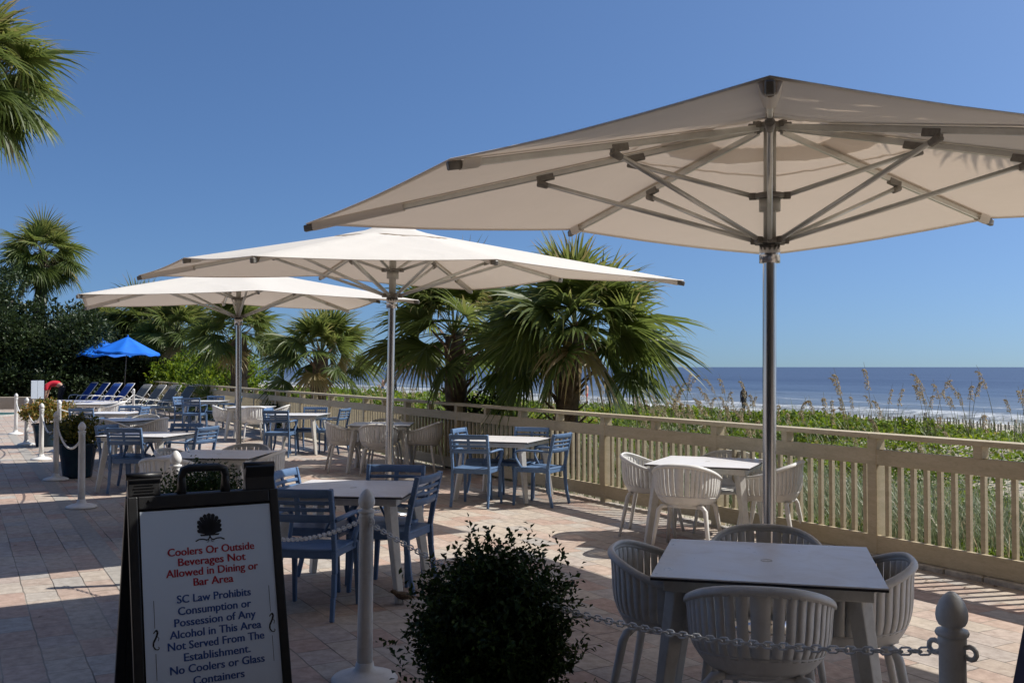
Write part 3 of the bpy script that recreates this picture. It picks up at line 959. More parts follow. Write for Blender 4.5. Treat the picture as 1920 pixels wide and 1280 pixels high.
# ------------------------------------------------------------------ big square umbrellas
def make_umbrella():
    t = thing('patio_umbrella', 'x', 'umbrella')
    R, ZC, ZH = 3.27, 2.645, 3.215
    RM, ZM = R / math.sqrt(2), 2.745
    mb = MB(); mb.tube([(0, 0, 0.02), (0, 0, 2.36)], 0.0435, 28, cap=False); mb.build('pole', M['chrome'], t)
    mb = MB(); mb.lathe([(0.28, 0.0), (0.28, 0.012), (0.10, 0.02), (0.062, 0.06), (0.062, 0.16), (0.045, 0.165)], 28); mb.build('base', M['chrome'], t)
    mb = MB(); mb.tube([(0, 0, 2.33), (0, 0, 2.45)], 0.066, 24, cap=True); mb.build('sleeve', M['chrome'], t)
    mb = MB(); mb.tube([(0, 0, 2.45), (0, 0, 3.24)], 0.040, 16); mb.tube([(0, 0, 2.665), (0, 0, 2.745)], 0.068, 18)
    mb.build('mast', M['alu_paint'], t)
    def hub(z, r, n, name):
        mb = MB()
        mb.lathe([(0.045, z - 0.016), (r, z - 0.016), (r, z + 0.016), (0.045, z + 0.016)], 24)
        for k in range(n):
            a = 2 * math.pi * k / n
            mb.box((math.cos(a) * (r + 0.012), math.sin(a) * (r + 0.012), z), (0.05, 0.035, 0.045), (0, 0, a))
        mb.build(name, M['bracket'], t, bevel=0.004)
    hub(2.475, 0.085, 8, 'hub'); hub(2.765, 0.095, 4, 'hub'); hub(3.215, 0.10, 8, 'hub')
    ribz = lambda r, k: ZH + ((ZC - ZH) / R if k % 2 == 0 else (ZM - ZH) / RM) * r
    for k in range(8):
        a = math.pi / 2 + k * math.pi / 4
        d = Vector((math.cos(a), math.sin(a), 0))
        rr = R if k % 2 == 0 else RM
        q = lambda r: d * r + Vector((0, 0, ribz(r, k)))
        mb = MB(); mb.bar(q(0.10), q(rr - 0.03), 0.028, 0.040)
        rib = mb.build('rib', M['brushed'], t, bevel=0.006)
        mb = MB(); mb.bar(q(rr - 0.06), q(rr + 0.025), 0.036, 0.048); mb.build('end_cap', M['bracket'], rib, bevel=0.006)
        def strut(r, zl, r0, name='strut'):
            p1 = q(r) - Vector((0, 0, 0.055)); p0 = d * r0 + Vector((0, 0, zl))
            mb = MB(); mb.tube([p0, p1], 0.0165, 10)
            st = mb.build(name, M['brushed'], t)
            mb = MB()
            mb.bar(q(r - 0.07) - Vector((0, 0, 0.014)), q(r + 0.05) - Vector((0, 0, 0.014)), 0.036, 0.046)
            mb.tube([p1 + d * 0.02 - (p1 - p0).normalized() * 0.05, p1 + (p1 - p0).normalized() * 0.035 + d * 0.01], [0.022, 0.029], 10)
            mb.build('bracket', M['bracket'], st, bevel=0.005)
        if k % 2 == 0:
            strut(1.50, 2.475, 0.09); strut(0.88, 2.765, 0.10)
        else:
            strut(1.22, 2.475, 0.09)
    # canopy: flat panels between straight ribs, slight slackness, open at the crown under the vent
    r_in = 0.46
    def surf(k, fa, fr):
        def rp(kk):
            a = math.pi / 2 + kk * math.pi / 4
            r1 = R + 0.01 if kk % 2 == 0 else RM + 0.01
            r0 = r_in
            r = r0 + (r1 - r0) * fr
            return Vector((math.cos(a) * r, math.sin(a) * r, ribz(r, kk) + 0.034))
        p = rp(k).lerp(rp(k + 1), fa)
        p.z -= 0.020 * math.sin(math.pi * fa) * (0.25 + 0.75 * fr) * (1 if fr < 0.97 else 1)
        p.z += (0.0035 * math.sin(fa * 31 + k * 2 + 3 * fr) + 0.003 * math.sin(fa * 17 + fr * 13 + k)) * math.sin(math.pi * fa) * (1.1 - fr)
        return p
    mb = MB()
    nr, na = 20, 12
    P = []
    for i in range(nr + 1):
        row = []
        for k in range(8):
            for j in range(na):
                row.append(surf(k, j / na, i / nr))
        row.append(row[0]); P.append(row)
    mb.grid(P)
    can = mb.build('canopy', M['fabric'], t)
    mb = MB()
    mb.tube(P[-1][:-1], 0.006, 5, closed=True)
    lo = Vector((0, 0, 0.004))
    mb.grid([[q - lo for q in P[-1]], [a.lerp(b, 0.45) - lo for a, b in zip(P[-1], P[-2])]])
    mb.build('hem', M['fabric'], can)
    for f0, f1 in ((0.20, 0.213),):                   # reinforcing tape sewn round the crown
        mb = MB()
        mb.grid([[surf(k, j / na, f) - lo for k in range(8) for j in range(na)] + [surf(0, 0, f) - lo] for f in (f0, f1)])
        mb.build('tape', M['fabric'], can)
    for k in range(8):                                 # seams: doubled cloth over every rib
        a = math.pi / 2 + k * math.pi / 4
        sd = Vector((-math.sin(a), math.cos(a), 0))
        mb = MB()
        mb.grid([[surf(k, 0, f) + sd * x - lo for x in (-0.026, 0.0, 0.026)] for f in np.linspace(0.02, 0.98, 14)])
        mb.build('seam', M['fabric'], can)
    # pockets sewn over the rib ends
    for k in range(8):
        a = math.pi / 2 + k * math.pi / 4
        d = Vector((math.cos(a), math.sin(a), 0)); sd = Vector((-d.y, d.x, 0))
        rr = R if k % 2 == 0 else RM
        ln = 0.75 if k % 2 == 0 else 0.16
        mb = MB()
        rows = []
        for r in np.linspace(rr - ln, rr - 0.05, 5):
            c = d * r + Vector((0, 0, ribz(r, k)))
            rows.append([c + sd * x + Vector((0, 0, z)) for x, z in ((-0.042, 0.024), (-0.024, -0.022), (0, -0.030), (0.024, -0.022), (0.042, 0.024))])
        mb.grid(rows)
        mb.build('pocket', M['fabric'], can)
    # vent cap
    mb = MB()
    P = []
    for r in np.linspace(0.0, 1, 8):
        row = []
        for j in range(48):
            a = 2 * math.pi * j / 48
            rr = 0.70 * r
            kk = (a - math.pi / 2) / (math.pi / 4)
            zz_c = ZH + 0.034 - (ZH - ZC) / R * rr * (1.0 + 0.06 * (0.5 - 0.5 * math.cos(4 * a)))
            zz = zz_c + 0.004 + 0.060 * math.exp(-(rr / 0.24) ** 2) + (0.002 * math.sin(a * 8 + 1) + 0.002 * math.sin(a * 13 + r * 6)) * r - 0.016 * r ** 4 + 0.02 * math.exp(-(rr / .3) ** 2) * math.sin(a * 5 + r * 9)
            row.append((math.cos(a) * rr, math.sin(a) * rr, zz))
        row.append(row[0]); P.append(row)
    mb.grid(P)
    mb.build('vent', M['fabric'], can)
    return t

UMB0 = make_umbrella()
def put_umbrella(x, y, rz, label, tilt=(0, 0)):
    o = place(UMB0, (x, y, 0.004), 0, label, 'umbrella', 'large square patio umbrellas')
    o.rotation_euler = (rad(tilt[0]), rad(tilt[1]), rad(rz))
put_umbrella(1.665, 6.49, -14.5, 'nearest and largest beige square umbrella, seen from below', (1.15, 0.45))
put_umbrella(-1.42, 11.45, -13.5, 'middle square umbrella with bright white sunlit top', (1.9, 1.7))
put_umbrella(-4.41, 16.1, -23, 'furthest square umbrella, partly behind the middle one', (1.2, 0.5))

# ------------------------------------------------------------------ chain posts and chains
def make_stanchion():
    t = thing('chain_post', 'x', 'post')
    m = M['white_paint']
    mb = MB(); mb.lathe([(0.172, 0.0), (0.176, 0.012), (0.165, 0.026), (0.12, 0.042), (0.07, 0.052), (0.052, 0.066), (0.046, 0.10)], 32); mb.build('base', m, t)
    mb = MB(); mb.lathe([(0.041, 0.06), (0.0405, 0.3), (0.0365, 0.86), (0.0385, 0.862), (0.0395, 0.872), (0.0385, 0.882), (0.035, 0.886)], 24); mb.build('shaft', m, t)
    mb = MB()
    mb.lathe([(0.030, 0.8820), (0.044, 0.8860), (0.047, 0.8940), (0.043, 0.9020), (0.029, 0.9050), (0.027, 0.9110), (0.036, 0.9160), (0.042, 0.9280), (0.0445, 0.9430), (0.042, 0.9620), (0.034, 0.9820), (0.022, 0.9990), (0.010, 1.0090), (0.0, 1.0120)], 24)
    mb.build('finial', m, t)
    for s in (-1, 1):
        mb = MB()
        pts = [(s * 0.036, 0, 0.858)] + [(s * (0.052 + 0.018 * math.cos(a)), 0, 0.845 + 0.018 * math.sin(a)) for a in np.linspace(2.2, -2.6, 9)]
        mb.tube(pts, 0.0075, 7); mb.build('hook', m, t)
    return t
ST0 = make_stanchion()
STAN = [
 ((-12.27, 24.66), 'white chain post standing furthest left beside the pool'),
 ((-10.36, 21.28), 'white chain post, second from the left edge, before the small white notice board'),
 ((-8.43, 17.87), 'white chain post in front of the yellowish potted shrub'),
 ((-6.70, 14.67), 'white chain post standing in front of the nearest dark blue pot'),
 ((-5.08, 11.79), 'white chain post alone on the shaded paving left of the sandwich board'),
 ((-2.60, 7.72), 'white chain post of which only the finial shows above the sandwich board'),
 ((-0.78, 5.31), 'white chain post between the sandwich board and the dark bush'),
 ((1.27, 2.88), 'big grey shaded chain post head in the bottom right corner'),
 ((-11.43, 30.1), 'small white chain post between the blue and the grey loungers'),
 ((-9.30, 31.2), 'small white chain post near the fence right of the grey loungers'),
 ((-8.9, 19.6), 'white chain post hidden behind the potted shrubs, only its tip showing'),
]
lean = [(0, -2.2), (0, -1.2), (0, -.8), (0, -.3), (0, .3), (0, 0), (0, -0.9), (0, 0.4), (0, 0), (0, 0), (0, 0)]
for ((x, y), lab), (lx, ly) in zip(STAN, lean):
    o = place(ST0, (x, y, 0.004), rad(-50), lab, 'post', 'white chain posts round the dining area')
    o.rotation_euler = (rad(lx), rad(-ly), rad(-50) if y < 14 else rad(-60))

def chain(p0, p1, sag, label, pitch=0.031, fat=0.0036, nseg=10, nsec=5):
    p0, p1 = Vector(p0), Vector(p1)
    n = 200
    pts = [p0.lerp(p1, i / n) - Vector((0, 0, sag * 4 * (i / n) * (1 - i / n))) for i in range(n + 1)]
    # equal arc steps
    acc = [0.0]
    for a, b in zip(pts[:-1], pts[1:]): acc.append(acc[-1] + (b - a).length)
    k = int(acc[-1] / pitch)
    mb = MB()
    j = 0
    for i in range(k):
        t0 = acc[-1] * i / k
        while acc[j + 1] < t0 and j < n - 1: j += 1
        f = (t0 - acc[j]) / (acc[j + 1] - acc[j])
        c = pts[j].lerp(pts[j + 1], f)
        d = (pts[j + 1] - pts[j]).normalized()
        s = d.cross(Vector((0, 0, 1))).normalized(); u = s.cross(d)
        w = (s + u * 0.5).normalized() if i % 2 else (u - s * 0.5).normalized()
        q = []
        for a in np.linspace(0, 2 * math.pi, nseg + 1)[:-1]:
            ca, sa = math.cos(a), math.sin(a)
            q.append(c + d * (math.copysign(0.0085, ca) + 0.0115 * ca) + w * 0.0115 * sa)
        mb.tube(q, fat, nsec, closed=True, up=tuple(d.cross(w)))
    o = mb.build('chain', M['white_paint'], fix=False)
    return tag(o, label, 'chain', 'white plastic chains between the posts')

H_ = 0.836
def sp(i, z=H_): return (STAN[i][0][0], STAN[i][0][1], z)
chain((-0.815, 5.35, H_), (-2.56, 7.68, H_), 0.26, 'white chain running from the middle post behind the sandwich board')
chain((-0.745, 5.27, H_), (1.31, 2.90, 0.842), 0.185, 'white chain from the middle post past the bush to the bottom right post')
chain(sp(4), sp(3), 0.24, 'white chain hanging in front of the nearest dark blue pot', 0.032, 0.0045, 8, 4)
chain(sp(3), sp(2), 0.24, 'white chain hanging in front of the yellowish potted shrub', 0.032, 0.0045, 8, 4)
chain(sp(2), sp(1), 0.26, 'white chain hanging before the small white notice board', 0.033, 0.005, 8, 4)
chain(sp(1), sp(0), 0.24, 'white chain between the two leftmost chain posts', 0.034, 0.0055, 6, 4)
chain(sp(10), sp(8), 0.30, 'white chain crossing in front of the blue loungers', 0.034, 0.006, 6, 4)
chain(sp(8), sp(9), 0.26, 'white chain crossing in front of the grey loungers', 0.034, 0.006, 6, 4)

# ------------------------------------------------------------------ the sandwich board
def text_mesh(txt, width, cap_h, weight=0.012):
    """letters as a flat mesh in the xy plane, centred on x, baseline y = 0"""
    cu = bpy.data.curves.new("lettering", 'FONT')
    cu.body = txt; cu.align_x = 'CENTER'; cu.size = 1.0
    cu.offset = weight; cu.resolution_u = 3; cu.extrude = 0.0
    o = bpy.data.objects.new("lettering", cu); col.objects.link(o)
    bpy.context.view_layer.update()
    me = bpy.data.meshes.new_from_object(o.evaluated_get(bpy.context.evaluated_depsgraph_get()))
    bpy.data.objects.remove(o); bpy.data.curves.remove(cu)
    V = np.array([v.co[:] for v in me.vertices]); F = [tuple(p.vertices) for p in me.polygons]
    bpy.data.meshes.remove(me)
    sx = width / (V[:, 0].max() - V[:, 0].min()); sy = cap_h / 0.70
    V[:, 0] = (V[:, 0] - (V[:, 0].max() + V[:, 0].min()) / 2) * sx; V[:, 1] *= sy
    return V, F

def make_board():
    t = thing('sandwich_board', 'black folding sandwich board with white notice panel in red and blue lettering', 'sign', (-1.497, 4.85, 0.004), rad(30.0))
    HW, Z1, SP = 0.355, 1.048, 0.30
    tau = math.atan2(SP, Z1)
    bp = M['black_plastic']
    def leaf(sgn, parent):
        """frame of one leaf; sgn -1 front (towards -y), +1 back. local (x, w): w down from the top edge"""
        def P(x, w, n=0.0):
            y = sgn * (w * math.sin(tau) + 0.022 + n * math.cos(tau)); z = Z1 - w * math.cos(tau) + n * math.sin(tau)
            return Vector((x, y, z))
        LEN = Z1 / math.cos(tau)
        mb = MB()
        def plate(x0, x1, w0, w1, n0, n1):
            q = [P(x, w, n) for n in (n0, n1) for (x, w) in ((x0, w0), (x1, w0), (x1, w1), (x0, w1))]
            mb.add(q, [(0, 1, 2, 3), (7, 6, 5, 4), (0, 4, 5, 1), (1, 5, 6, 2), (2, 6, 7, 3), (3, 7, 4, 0)])
        plate(-HW, -HW + 0.045, 0, LEN - 0.002, -0.012, 0.014)
        plate(HW - 0.045, HW, 0, LEN - 0.002, -0.012, 0.014)
        plate(-HW + 0.045, HW - 0.045, 0, 0.062, -0.012, 0.014)
        plate(-HW + 0.045, HW - 0.045, LEN - 0.09, LEN - 0.04, -0.012, 0.014)
        plate(-HW + 0.045, HW - 0.045, 0.062, LEN - 0.09, -0.010, 0.004)
        # hinge block on the right and left ends of the top edge
        plate(0.196, HW - 0.012, -0.127, 0.0, -0.020, 0.012)
        plate(-HW + 0.004, -0.204, -0.090, 0.0, -0.020, 0.010)
        mb.build('frame', bp, parent, bevel=0.006, seg=2)
        # carrying handle
        mb = MB()
        pts = [P(-0.104, 0.0), P(-0.104, -0.085), P(-0.095, -0.116), P(-0.067, -0.126), P(0.067, -0.126), P(0.095, -0.116), P(0.104, -0.085), P(0.104, 0.0)]
        mb.tube(pts, 0.019, 8, flat=0.8)
        mb.build('handle', bp, parent)
        return P, LEN
    P, LEN = leaf(-1, t)
    back = thing('back_leaf', None, None); back.parent = t
    leaf(+1, back)
    # hinge pins
    mb = MB()
    mb.tube([(-HW - 0.004, 0, Z1 + 0.094), (-0.198, 0, Z1 + 0.094)], 0.017, 12)
    mb.build('hinge', bp, t)
    mb = MB(); mb.tube([(0.19, 0, Z1 + 0.12), (HW - 0.01, 0, Z1 + 0.12)], 0.017, 12)
    mb.build('hinge', bp, t)
    mb = MB()
    for i in range(5):
        mb.box(P(-HW + 0.075, -0.066 + i * 0.014, 0.0115), (0.095 - 0.012 * (i % 2), 0.004, 0.004), (0, 0, 0))
    mb.tube([P(-HW + 0.10, 0.022, 0.012), P(-HW + 0.10, 0.022, 0.022)], 0.008, 10)
    mb.build('embossing', M['black_plastic'], t)
    # the notice
    X0, X1, W0, W1 = -0.302, 0.323, 0.072, LEN - 0.13
    n = 0.0075
    mb = MB()
    q = [P(X0, W0, n - .003), P(X1, W0, n - .003), P(X1, W1, n - .003), P(X0, W1, n - .003), P(X0, W0, n), P(X1, W0, n), P(X1, W1, n), P(X0, W1, n)]
    mb.add(q, [(0, 1, 2, 3), (7, 6, 5, 4), (0, 4, 5, 1), (1, 5, 6, 2), (2, 6, 7, 3), (3, 7, 4, 0)])
    sheet = mb.build('notice', M['sign_white'], t)
    XC = (X0 + X1) / 2 + 0.006
    def lay(V, F, xc, w, name, m, parent):
        mb = MB(); mb.add([P(xc + x, w - y, n + 0.0012) for x, y, *_ in V], F)
        return mb.build(name, m, parent, fix=False)
    def lines(rows, name, m):
        mb = MB()
        for txt, wdt, w in rows:
            w = 0.216 + (w - 0.216) * 0.905 - 0.002
            V, F = text_mesh(txt, wdt, 0.0355, 0.006)
            for dx, dn in ((-0.0011, 0.0012), (0.0011, 0.0015)):
                mb.add([P(XC + x + dx, w - y, n + dn) for x, y, _ in V], F)
        o = mb.build(name, m, sheet, fix=False)
    lines([("Coolers Or Outside", 0.404, 0.297), ("Beverages Not", 0.314, 0.350), ("Allowed in Dining or", 0.427, 0.404), ("Bar Area", 0.184, 0.457)], 'red_lettering', M['ink_red'])
    lines([("SC Law Prohibits", 0.341, 0.536), ("Consumption or", 0.337, 0.595), ("Possession of Any", 0.374, 0.651), ("Alcohol in This Area", 0.420, 0.708), ("Not Served From The", 0.441, 0.764), ("Establishment.", 0.303, 0.823), ("No Coolers or Glass", 0.430, 0.880), ("Containers", 0.233, 0.941)], 'blue_lettering', M['ink_blue'])
    # shell emblem: fan of ribs over a base bar and a curled scroll
    mb = MB()
    def poly(pts): mb.add([P(XC - 0.005 + x * 1.15, 0.206 - y * 1.15, n + 0.0012) for x, y in pts], [tuple(range(len(pts)))])
    for k in range(-5, 6):
        a = math.pi / 2 + k * 0.255
        r1 = 0.086 - 0.0008 * k * k * 1.0
        c, s_ = math.cos(a), math.sin(a)
        w0, w1 = 0.0030, 0.0082
        p0, p1 = (c * 0.012, 0.004 + s_ * 0.012), (c * r1 * 0.72 if abs(k) > 3 else c * r1 * .8, 0.004 + s_ * r1 * 0.98)
        poly([(p0[0] - s_ * w0, p0[1] + c * w0), (p0[0] + s_ * w0, p0[1] - c * w0), (p1[0] + s_ * w1, p1[1] - c * w1), (p1[0] + c * .006, p1[1] + s_ * .006), (p1[0] - s_ * w1, p1[1] + c * w1)])
    poly([(-0.018, 0.006), (0.018, 0.006), (0.035, 0.040), (0.022, 0.062), (0.0, 0.07), (-0.022, 0.062), (-0.035, 0.040)])
    poly([(-0.036, 0.0), (0.036, 0.0), (0.040, 0.007), (-0.040, 0.007)])
    def ribbon(pts, w, xc, w0):
        pts = [(x * 1.17, y * 1.17) for x, y in pts]; w *= 1.17
        for (a, b) in zip(pts[:-1], pts[1:]):
            d = Vector((b[0] - a[0], b[1] - a[1])); d.normalize(); nx, ny = -d.y * w / 2, d.x * w / 2
            mb.add([P(xc + x, w0 - y, n + 0.0012) for x, y in ((a[0] - nx, a[1] - ny), (b[0] - nx, b[1] - ny), (b[0] + nx, b[1] + ny), (a[0] + nx, a[1] + ny))], [(0, 1, 2, 3)])
    for s in (-1, 1):
        ribbon([(s * x, y) for x, y in ((0.0, 0.0), (0.004, -0.012), (0.012, -0.017), (0.028, -0.012), (0.044, -0.012), (0.058, -0.019))], 0.005, XC - 0.005, 0.206)
        ribbon([(s * (0.010 + 0.005 * math.cos(a)), -0.020 + 0.005 * math.sin(a)) for a in np.linspace(0, 5.5, 10)], 0.0022, XC - 0.005, 0.206)
    mb.build('emblem', M['ink_black'], sheet, fix=False)
    # thin rules with a small curled sea-horse ornament at either side
    for s, xx, wc in ((-1, X0 + 0.045, 0.655), (1, X1 - 0.047, 0.643)):
        mb = MB()
        ribbon([(0, 0.045), (0, 0.150)], 0.0018, xx, wc); ribbon([(0, -0.050), (0, -0.150)], 0.0018, xx, wc)
        body = [(-0.006, 0.026), (0.004, 0.038), (0.010, 0.030), (0.006, 0.016), (0.000, 0.004), (-0.007, -0.008), (-0.008, -0.022), (0.000, -0.034), (0.010, -0.036), (0.014, -0.029), (0.009, -0.025)]
        for i, (a, b) in enumerate(zip(body[:-1], body[1:])):
            ribbon([a, b], (0.004, 0.0075, 0.0075, 0.007, 0.007, 0.006, 0.0045, 0.0035, 0.003, 0.002)[i], xx, wc)
        ribbon([(0.006, 0.016), (0.014, 0.006), (0.010, -0.004)], 0.0022, xx, wc)
        mb.build('ornament', M['ink_black'], sheet, fix=False)
make_board()

# navy folding board just inside the right edge of the view
def navy_board():
    t = thing('sandwich_board', 'navy blue folding board of which only a slanted edge shows, far right', 'sign', (1.685, 2.98, 0.004), rad(-12))
    for s in (-1, 1):
        mb = MB(); mb.bar((s * 0.21, 0, 0.0), (s * 0.02, 0, 1.02), 0.60, 0.026, up=(1, 0, 0)); mb.build('panel', M['navy'], t, bevel=0.006)
    mb = MB(); mb.tube([(0, -0.25, 1.025), (0, 0.25, 1.025)], 0.018, 10); mb.build('hinge', M['black_plastic'], t)
navy_board()

# ------------------------------------------------------------------ leafy things
def unit(v):
    return v / np.maximum(np.linalg.norm(v, axis=-1, keepdims=True), 1e-9)

def leaf_quads(C, D, U, ln, wd, fold=0.25):
    """folded leaves: 2 quads each (left and right half). C base, D direction, U rough up, ln/wd arrays"""
    D = unit(D); S = unit(np.cross(D, U)); Nn = np.cross(S, D)
    ln = ln[:, None]; wd = wd[:, None]
    tip = C + D * ln
    mid = C + D * ln * 0.5
    l = mid + S * wd / 2 + Nn * wd * fold
    r = mid - S * wd / 2 + Nn * wd * fold
    m2 = mid
    n = len(C)
    V = np.stack([C, l, tip, r], 1).reshape(-1, 3)
    i = np.arange(n)[:, None] * 4
    F = np.concatenate([i + np.array([[0, 3, 2]]), i + np.array([[0, 2, 1]])], 1).reshape(-1, 3)
    return V, F

def bush_np(name, parent, material, c, rx, ry, rz_, n_tw, n_lf, ln, rng, spiky=0.12, tone0=0.0, tone1=0.9, low=-0.45, twig_len=0.20):
    """twiggy shrub: leaves in pairs along short shoots spread over and inside an uneven ellipsoid"""
    d = unit(rng.normal(size=(n_tw, 3)))
    d = d[d[:, 2] > low]
    k = len(d)
    lump = 1 + 0.15 * np.sin(d[:, 0] * 5 + 1) * np.sin(d[:, 1] * 6 + 2) + 0.10 * np.sin(d[:, 2] * 9 + d[:, 0] * 4) + 0.07 * np.sin(d[:, 0] * 13 + d[:, 2] * 11)
    rr = lump * (1 - 0.55 * rng.random(k) ** 2.2) + spiky * rng.random(k) ** 6
    tip = d * rr[:, None] * np.array([rx, ry, rz_])
    gdir = unit(d * np.array([1, 1, 1]) + rng.normal(size=(k, 3)) * 0.45 + np.array([0, 0, 0.55]))
    tl = twig_len * (0.6 + 0.6 * rng.random(k))
    u = np.tile(np.linspace(0.0, 1.0, n_lf), k)
    T = np.repeat(tip, n_lf, 0); G = np.repeat(gdir, n_lf, 0); TL = np.repeat(tl, n_lf)
    base = T - G * (TL * (1 - u))[:, None] + np.array(c)
    side = unit(np.cross(G, rng.normal(size=G.shape)))
    D = unit(side + G * 0.55 + np.array([0, 0, 0.15]))
    lns = ln * (0.65 + 0.6 * rng.random(len(D)))
    V, F = leaf_quads(base, D, rng.normal(size=D.shape) * 0.4 + np.array([0, 0, 1.0]), lns, lns * 0.62)
    tone = np.clip(np.repeat(tone0 + (tone1 - tone0) * rng.random(len(D)), 2), 0, 1)
    return mesh_np(name, V, F, material, parent, tone)

def make_pot(t, r0, r1, h, m, lip=True):
    mb = MB()
    mb.lathe([(r0, 0.0), (r0 + 0.008, 0.03), ((r0 * .45 + r1 * .55), h * 0.55), (r1 * 0.985, h * 0.90), (r1 + 0.014, h * 0.93), (r1 + 0.018, h * 0.97), (r1 + 0.010, h), (r1 - 0.018, h), (r1 - 0.03, h - 0.05)], 36)
    mb.build('pot', m, t)
    mb = MB(); mb.lathe([(r1 - 0.028, h - 0.055), (0.0, h - 0.04)], 24); mb.build('soil', M['soil'], t)

def potted(label, loc, r0, r1, h, c, rx, rz_, material, n_tw, n_lf, ln, seed, pot_m='glaze', **kw):
    t = thing('potted_shrub', label, 'plant', (loc[0], loc[1], 0.004))
    make_pot(t, r0, r1, h, M[pot_m])
    rng = np.random.default_rng(seed)
    mb = MB()
    r = random.Random(seed)
    for i in range(9):
        a = r.uniform(0, 6.28); q = r.uniform(.25, .75)
        mb.tube([(0.02 * math.cos(a), 0.02 * math.sin(a), h - 0.06), (0.35 * q * rx * math.cos(a), 0.35 * q * rx * math.sin(a), c * .75 + h * .25), (q * rx * math.cos(a), q * rx * math.sin(a), c + 0.3 * rz_)], [0.012, 0.008, 0.004], 5)
    mb.build('stem', M['twig'], t)
    bush_np('foliage', t, M[material], (0, 0, c), rx, rx, rz_, n_tw, n_lf, ln, rng, **kw)
    return t
potted('dark dense boxwood bush in a pot in the foreground centre', (-0.085, 4.33), 0.17, 0.235, 0.26, 0.52, 0.315, 0.335, 'boxwood', 3300, 9, 0.031, 5, spiky=0.46, low=-0.9)
potted('small boxwood peeping out behind the sandwich board handle', (-2.10, 6.75), 0.17, 0.24, 0.42, 0.77, 0.28, 0.24, 'boxwood', 1300, 8, 0.026, 6, spiky=0.28)
potted('nearest dark blue glazed pot with a dark shrub, left', (-6.55, 15.05), 0.20, 0.275, 0.52, 0.66, 0.33, 0.26, 'croton', 700, 8, 0.055, 8, tone0=-0.1, tone1=0.85)
potted('yellowish shrub in the further dark blue pot on the left', (-9.75, 20.9), 0.20, 0.28, 0.48, 0.70, 0.48, 0.26, 'croton', 700, 8, 0.065, 9, tone0=0.3, tone1=1.05)

# ---- cabbage palms with fan leaves
def palm_crown_arrays(rng, n_leaf, Lp, Lb, nseg=34, e_lo=-35, e_hi=80, lean=(0, 0)):
    """returns V, F, tone for a crown of folded fan leaves round the origin, and petiole paths"""
    VV, FF, TT, pet = [], [], [], []
    off = 0
    for i in range(n_leaf):
        az = i * 2.39996 + rng.normal() * 0.2
        q = (i + 0.5) / n_leaf
        el = rad(e_lo + (e_hi - e_lo) * q + rng.normal() * 12)
        lp = Lp * (0.8 + 0.35 * rng.random()) * (1.0 - 0.25 * max(0, q - .75) * 4 * .6)
        lb = Lb * (0.68 + 0.46 * rng.random())
        d0 = np.array([math.cos(az) * math.cos(el), math.sin(az) * math.cos(el), math.sin(el)])
        # petiole arches down
        drop = 0.22 + 0.18 * (1 - q)
        pts = [d0 * lp * u - np.array([0, 0, 1]) * lp * drop * u * u for u in np.linspace(0, 1, 5)]
        pet.append(pts)
        hub = pts[-1]
        t = unit(pts[-1] - pts[-2])
        side = unit(np.cross(t, np.array([0, 0, 1.0])) + 1e-6)
        roll = rng.normal() * 0.55
        nrm = np.cross(side, t)
        side, nrm = side * math.cos(roll) + nrm * math.sin(roll), nrm * math.cos(roll) - side * math.sin(roll)
        dead = q < 0.10 and rng.random() < 0.6
        for j in range(nseg):
            f = (j + 0.5) / nseg * 2 - 1
            a = f * rad(112)
            dirv = unit(t * math.cos(a) + side * math.sin(a) - nrm * 0.30 * abs(math.sin(a)) + nrm * 0.12)
            Ls = lb * (1.0 - 0.38 * abs(f) ** 2.2) * (0.9 + 0.18 * rng.random())
            sag = Ls * (0.10 + 0.26 * rng.random() ** 1.5 + 0.14 * (1 - q)) * (2.2 if dead else 1.0)
            us = np.array([0.0, 0.38, 0.64, 0.84, 1.0])
            g = (0.25 + 1.5 * rng.random() ** 1.6 + 0.5 * (1 - q)) * (1.8 if dead else 1.0)
            ctr = [hub]
            for ua, ub in zip(us[:-1], us[1:]):
                um = 0.5 * (ua + ub)
                dd = unit(dirv - np.array([0, 0, 1.0]) * g * max(0.0, um - 0.18) ** 1.5)
                ctr.append(ctr[-1] + dd * Ls * (ub - ua))
            ctr = np.array(ctr)
            w = np.array([0.008, 0.048, 0.030, 0.012, 0.0015]) * (Lb / 0.9)
            tw = rng.normal() * 0.32 + 0.35 * (1 if j % 2 else -1)
            ws = unit(np.cross(dirv, nrm)); ws = ws * math.cos(tw) + nrm * math.sin(tw)
            VV.append((ctr + ws * w[:, None] / 2)); VV.append((ctr - ws * w[:, None] / 2))
            b = off
            for k in range(4):
                FF.append((b + k, b + k + 1, b + 5 + k + 1, b + 5 + k))
            base = 0.12 + 0.50 * q + rng.normal() * 0.10
            tip = base + 0.18 + 0.15 * rng.random()
            if dead: base = tip = 0.88 + 0.1 * rng.random()
            TT += [base, base + .02, (base + tip) / 2, tip]
            off += 10
    return np.concatenate(VV), np.array(FF), np.clip(np.array(TT), 0, 1), pet

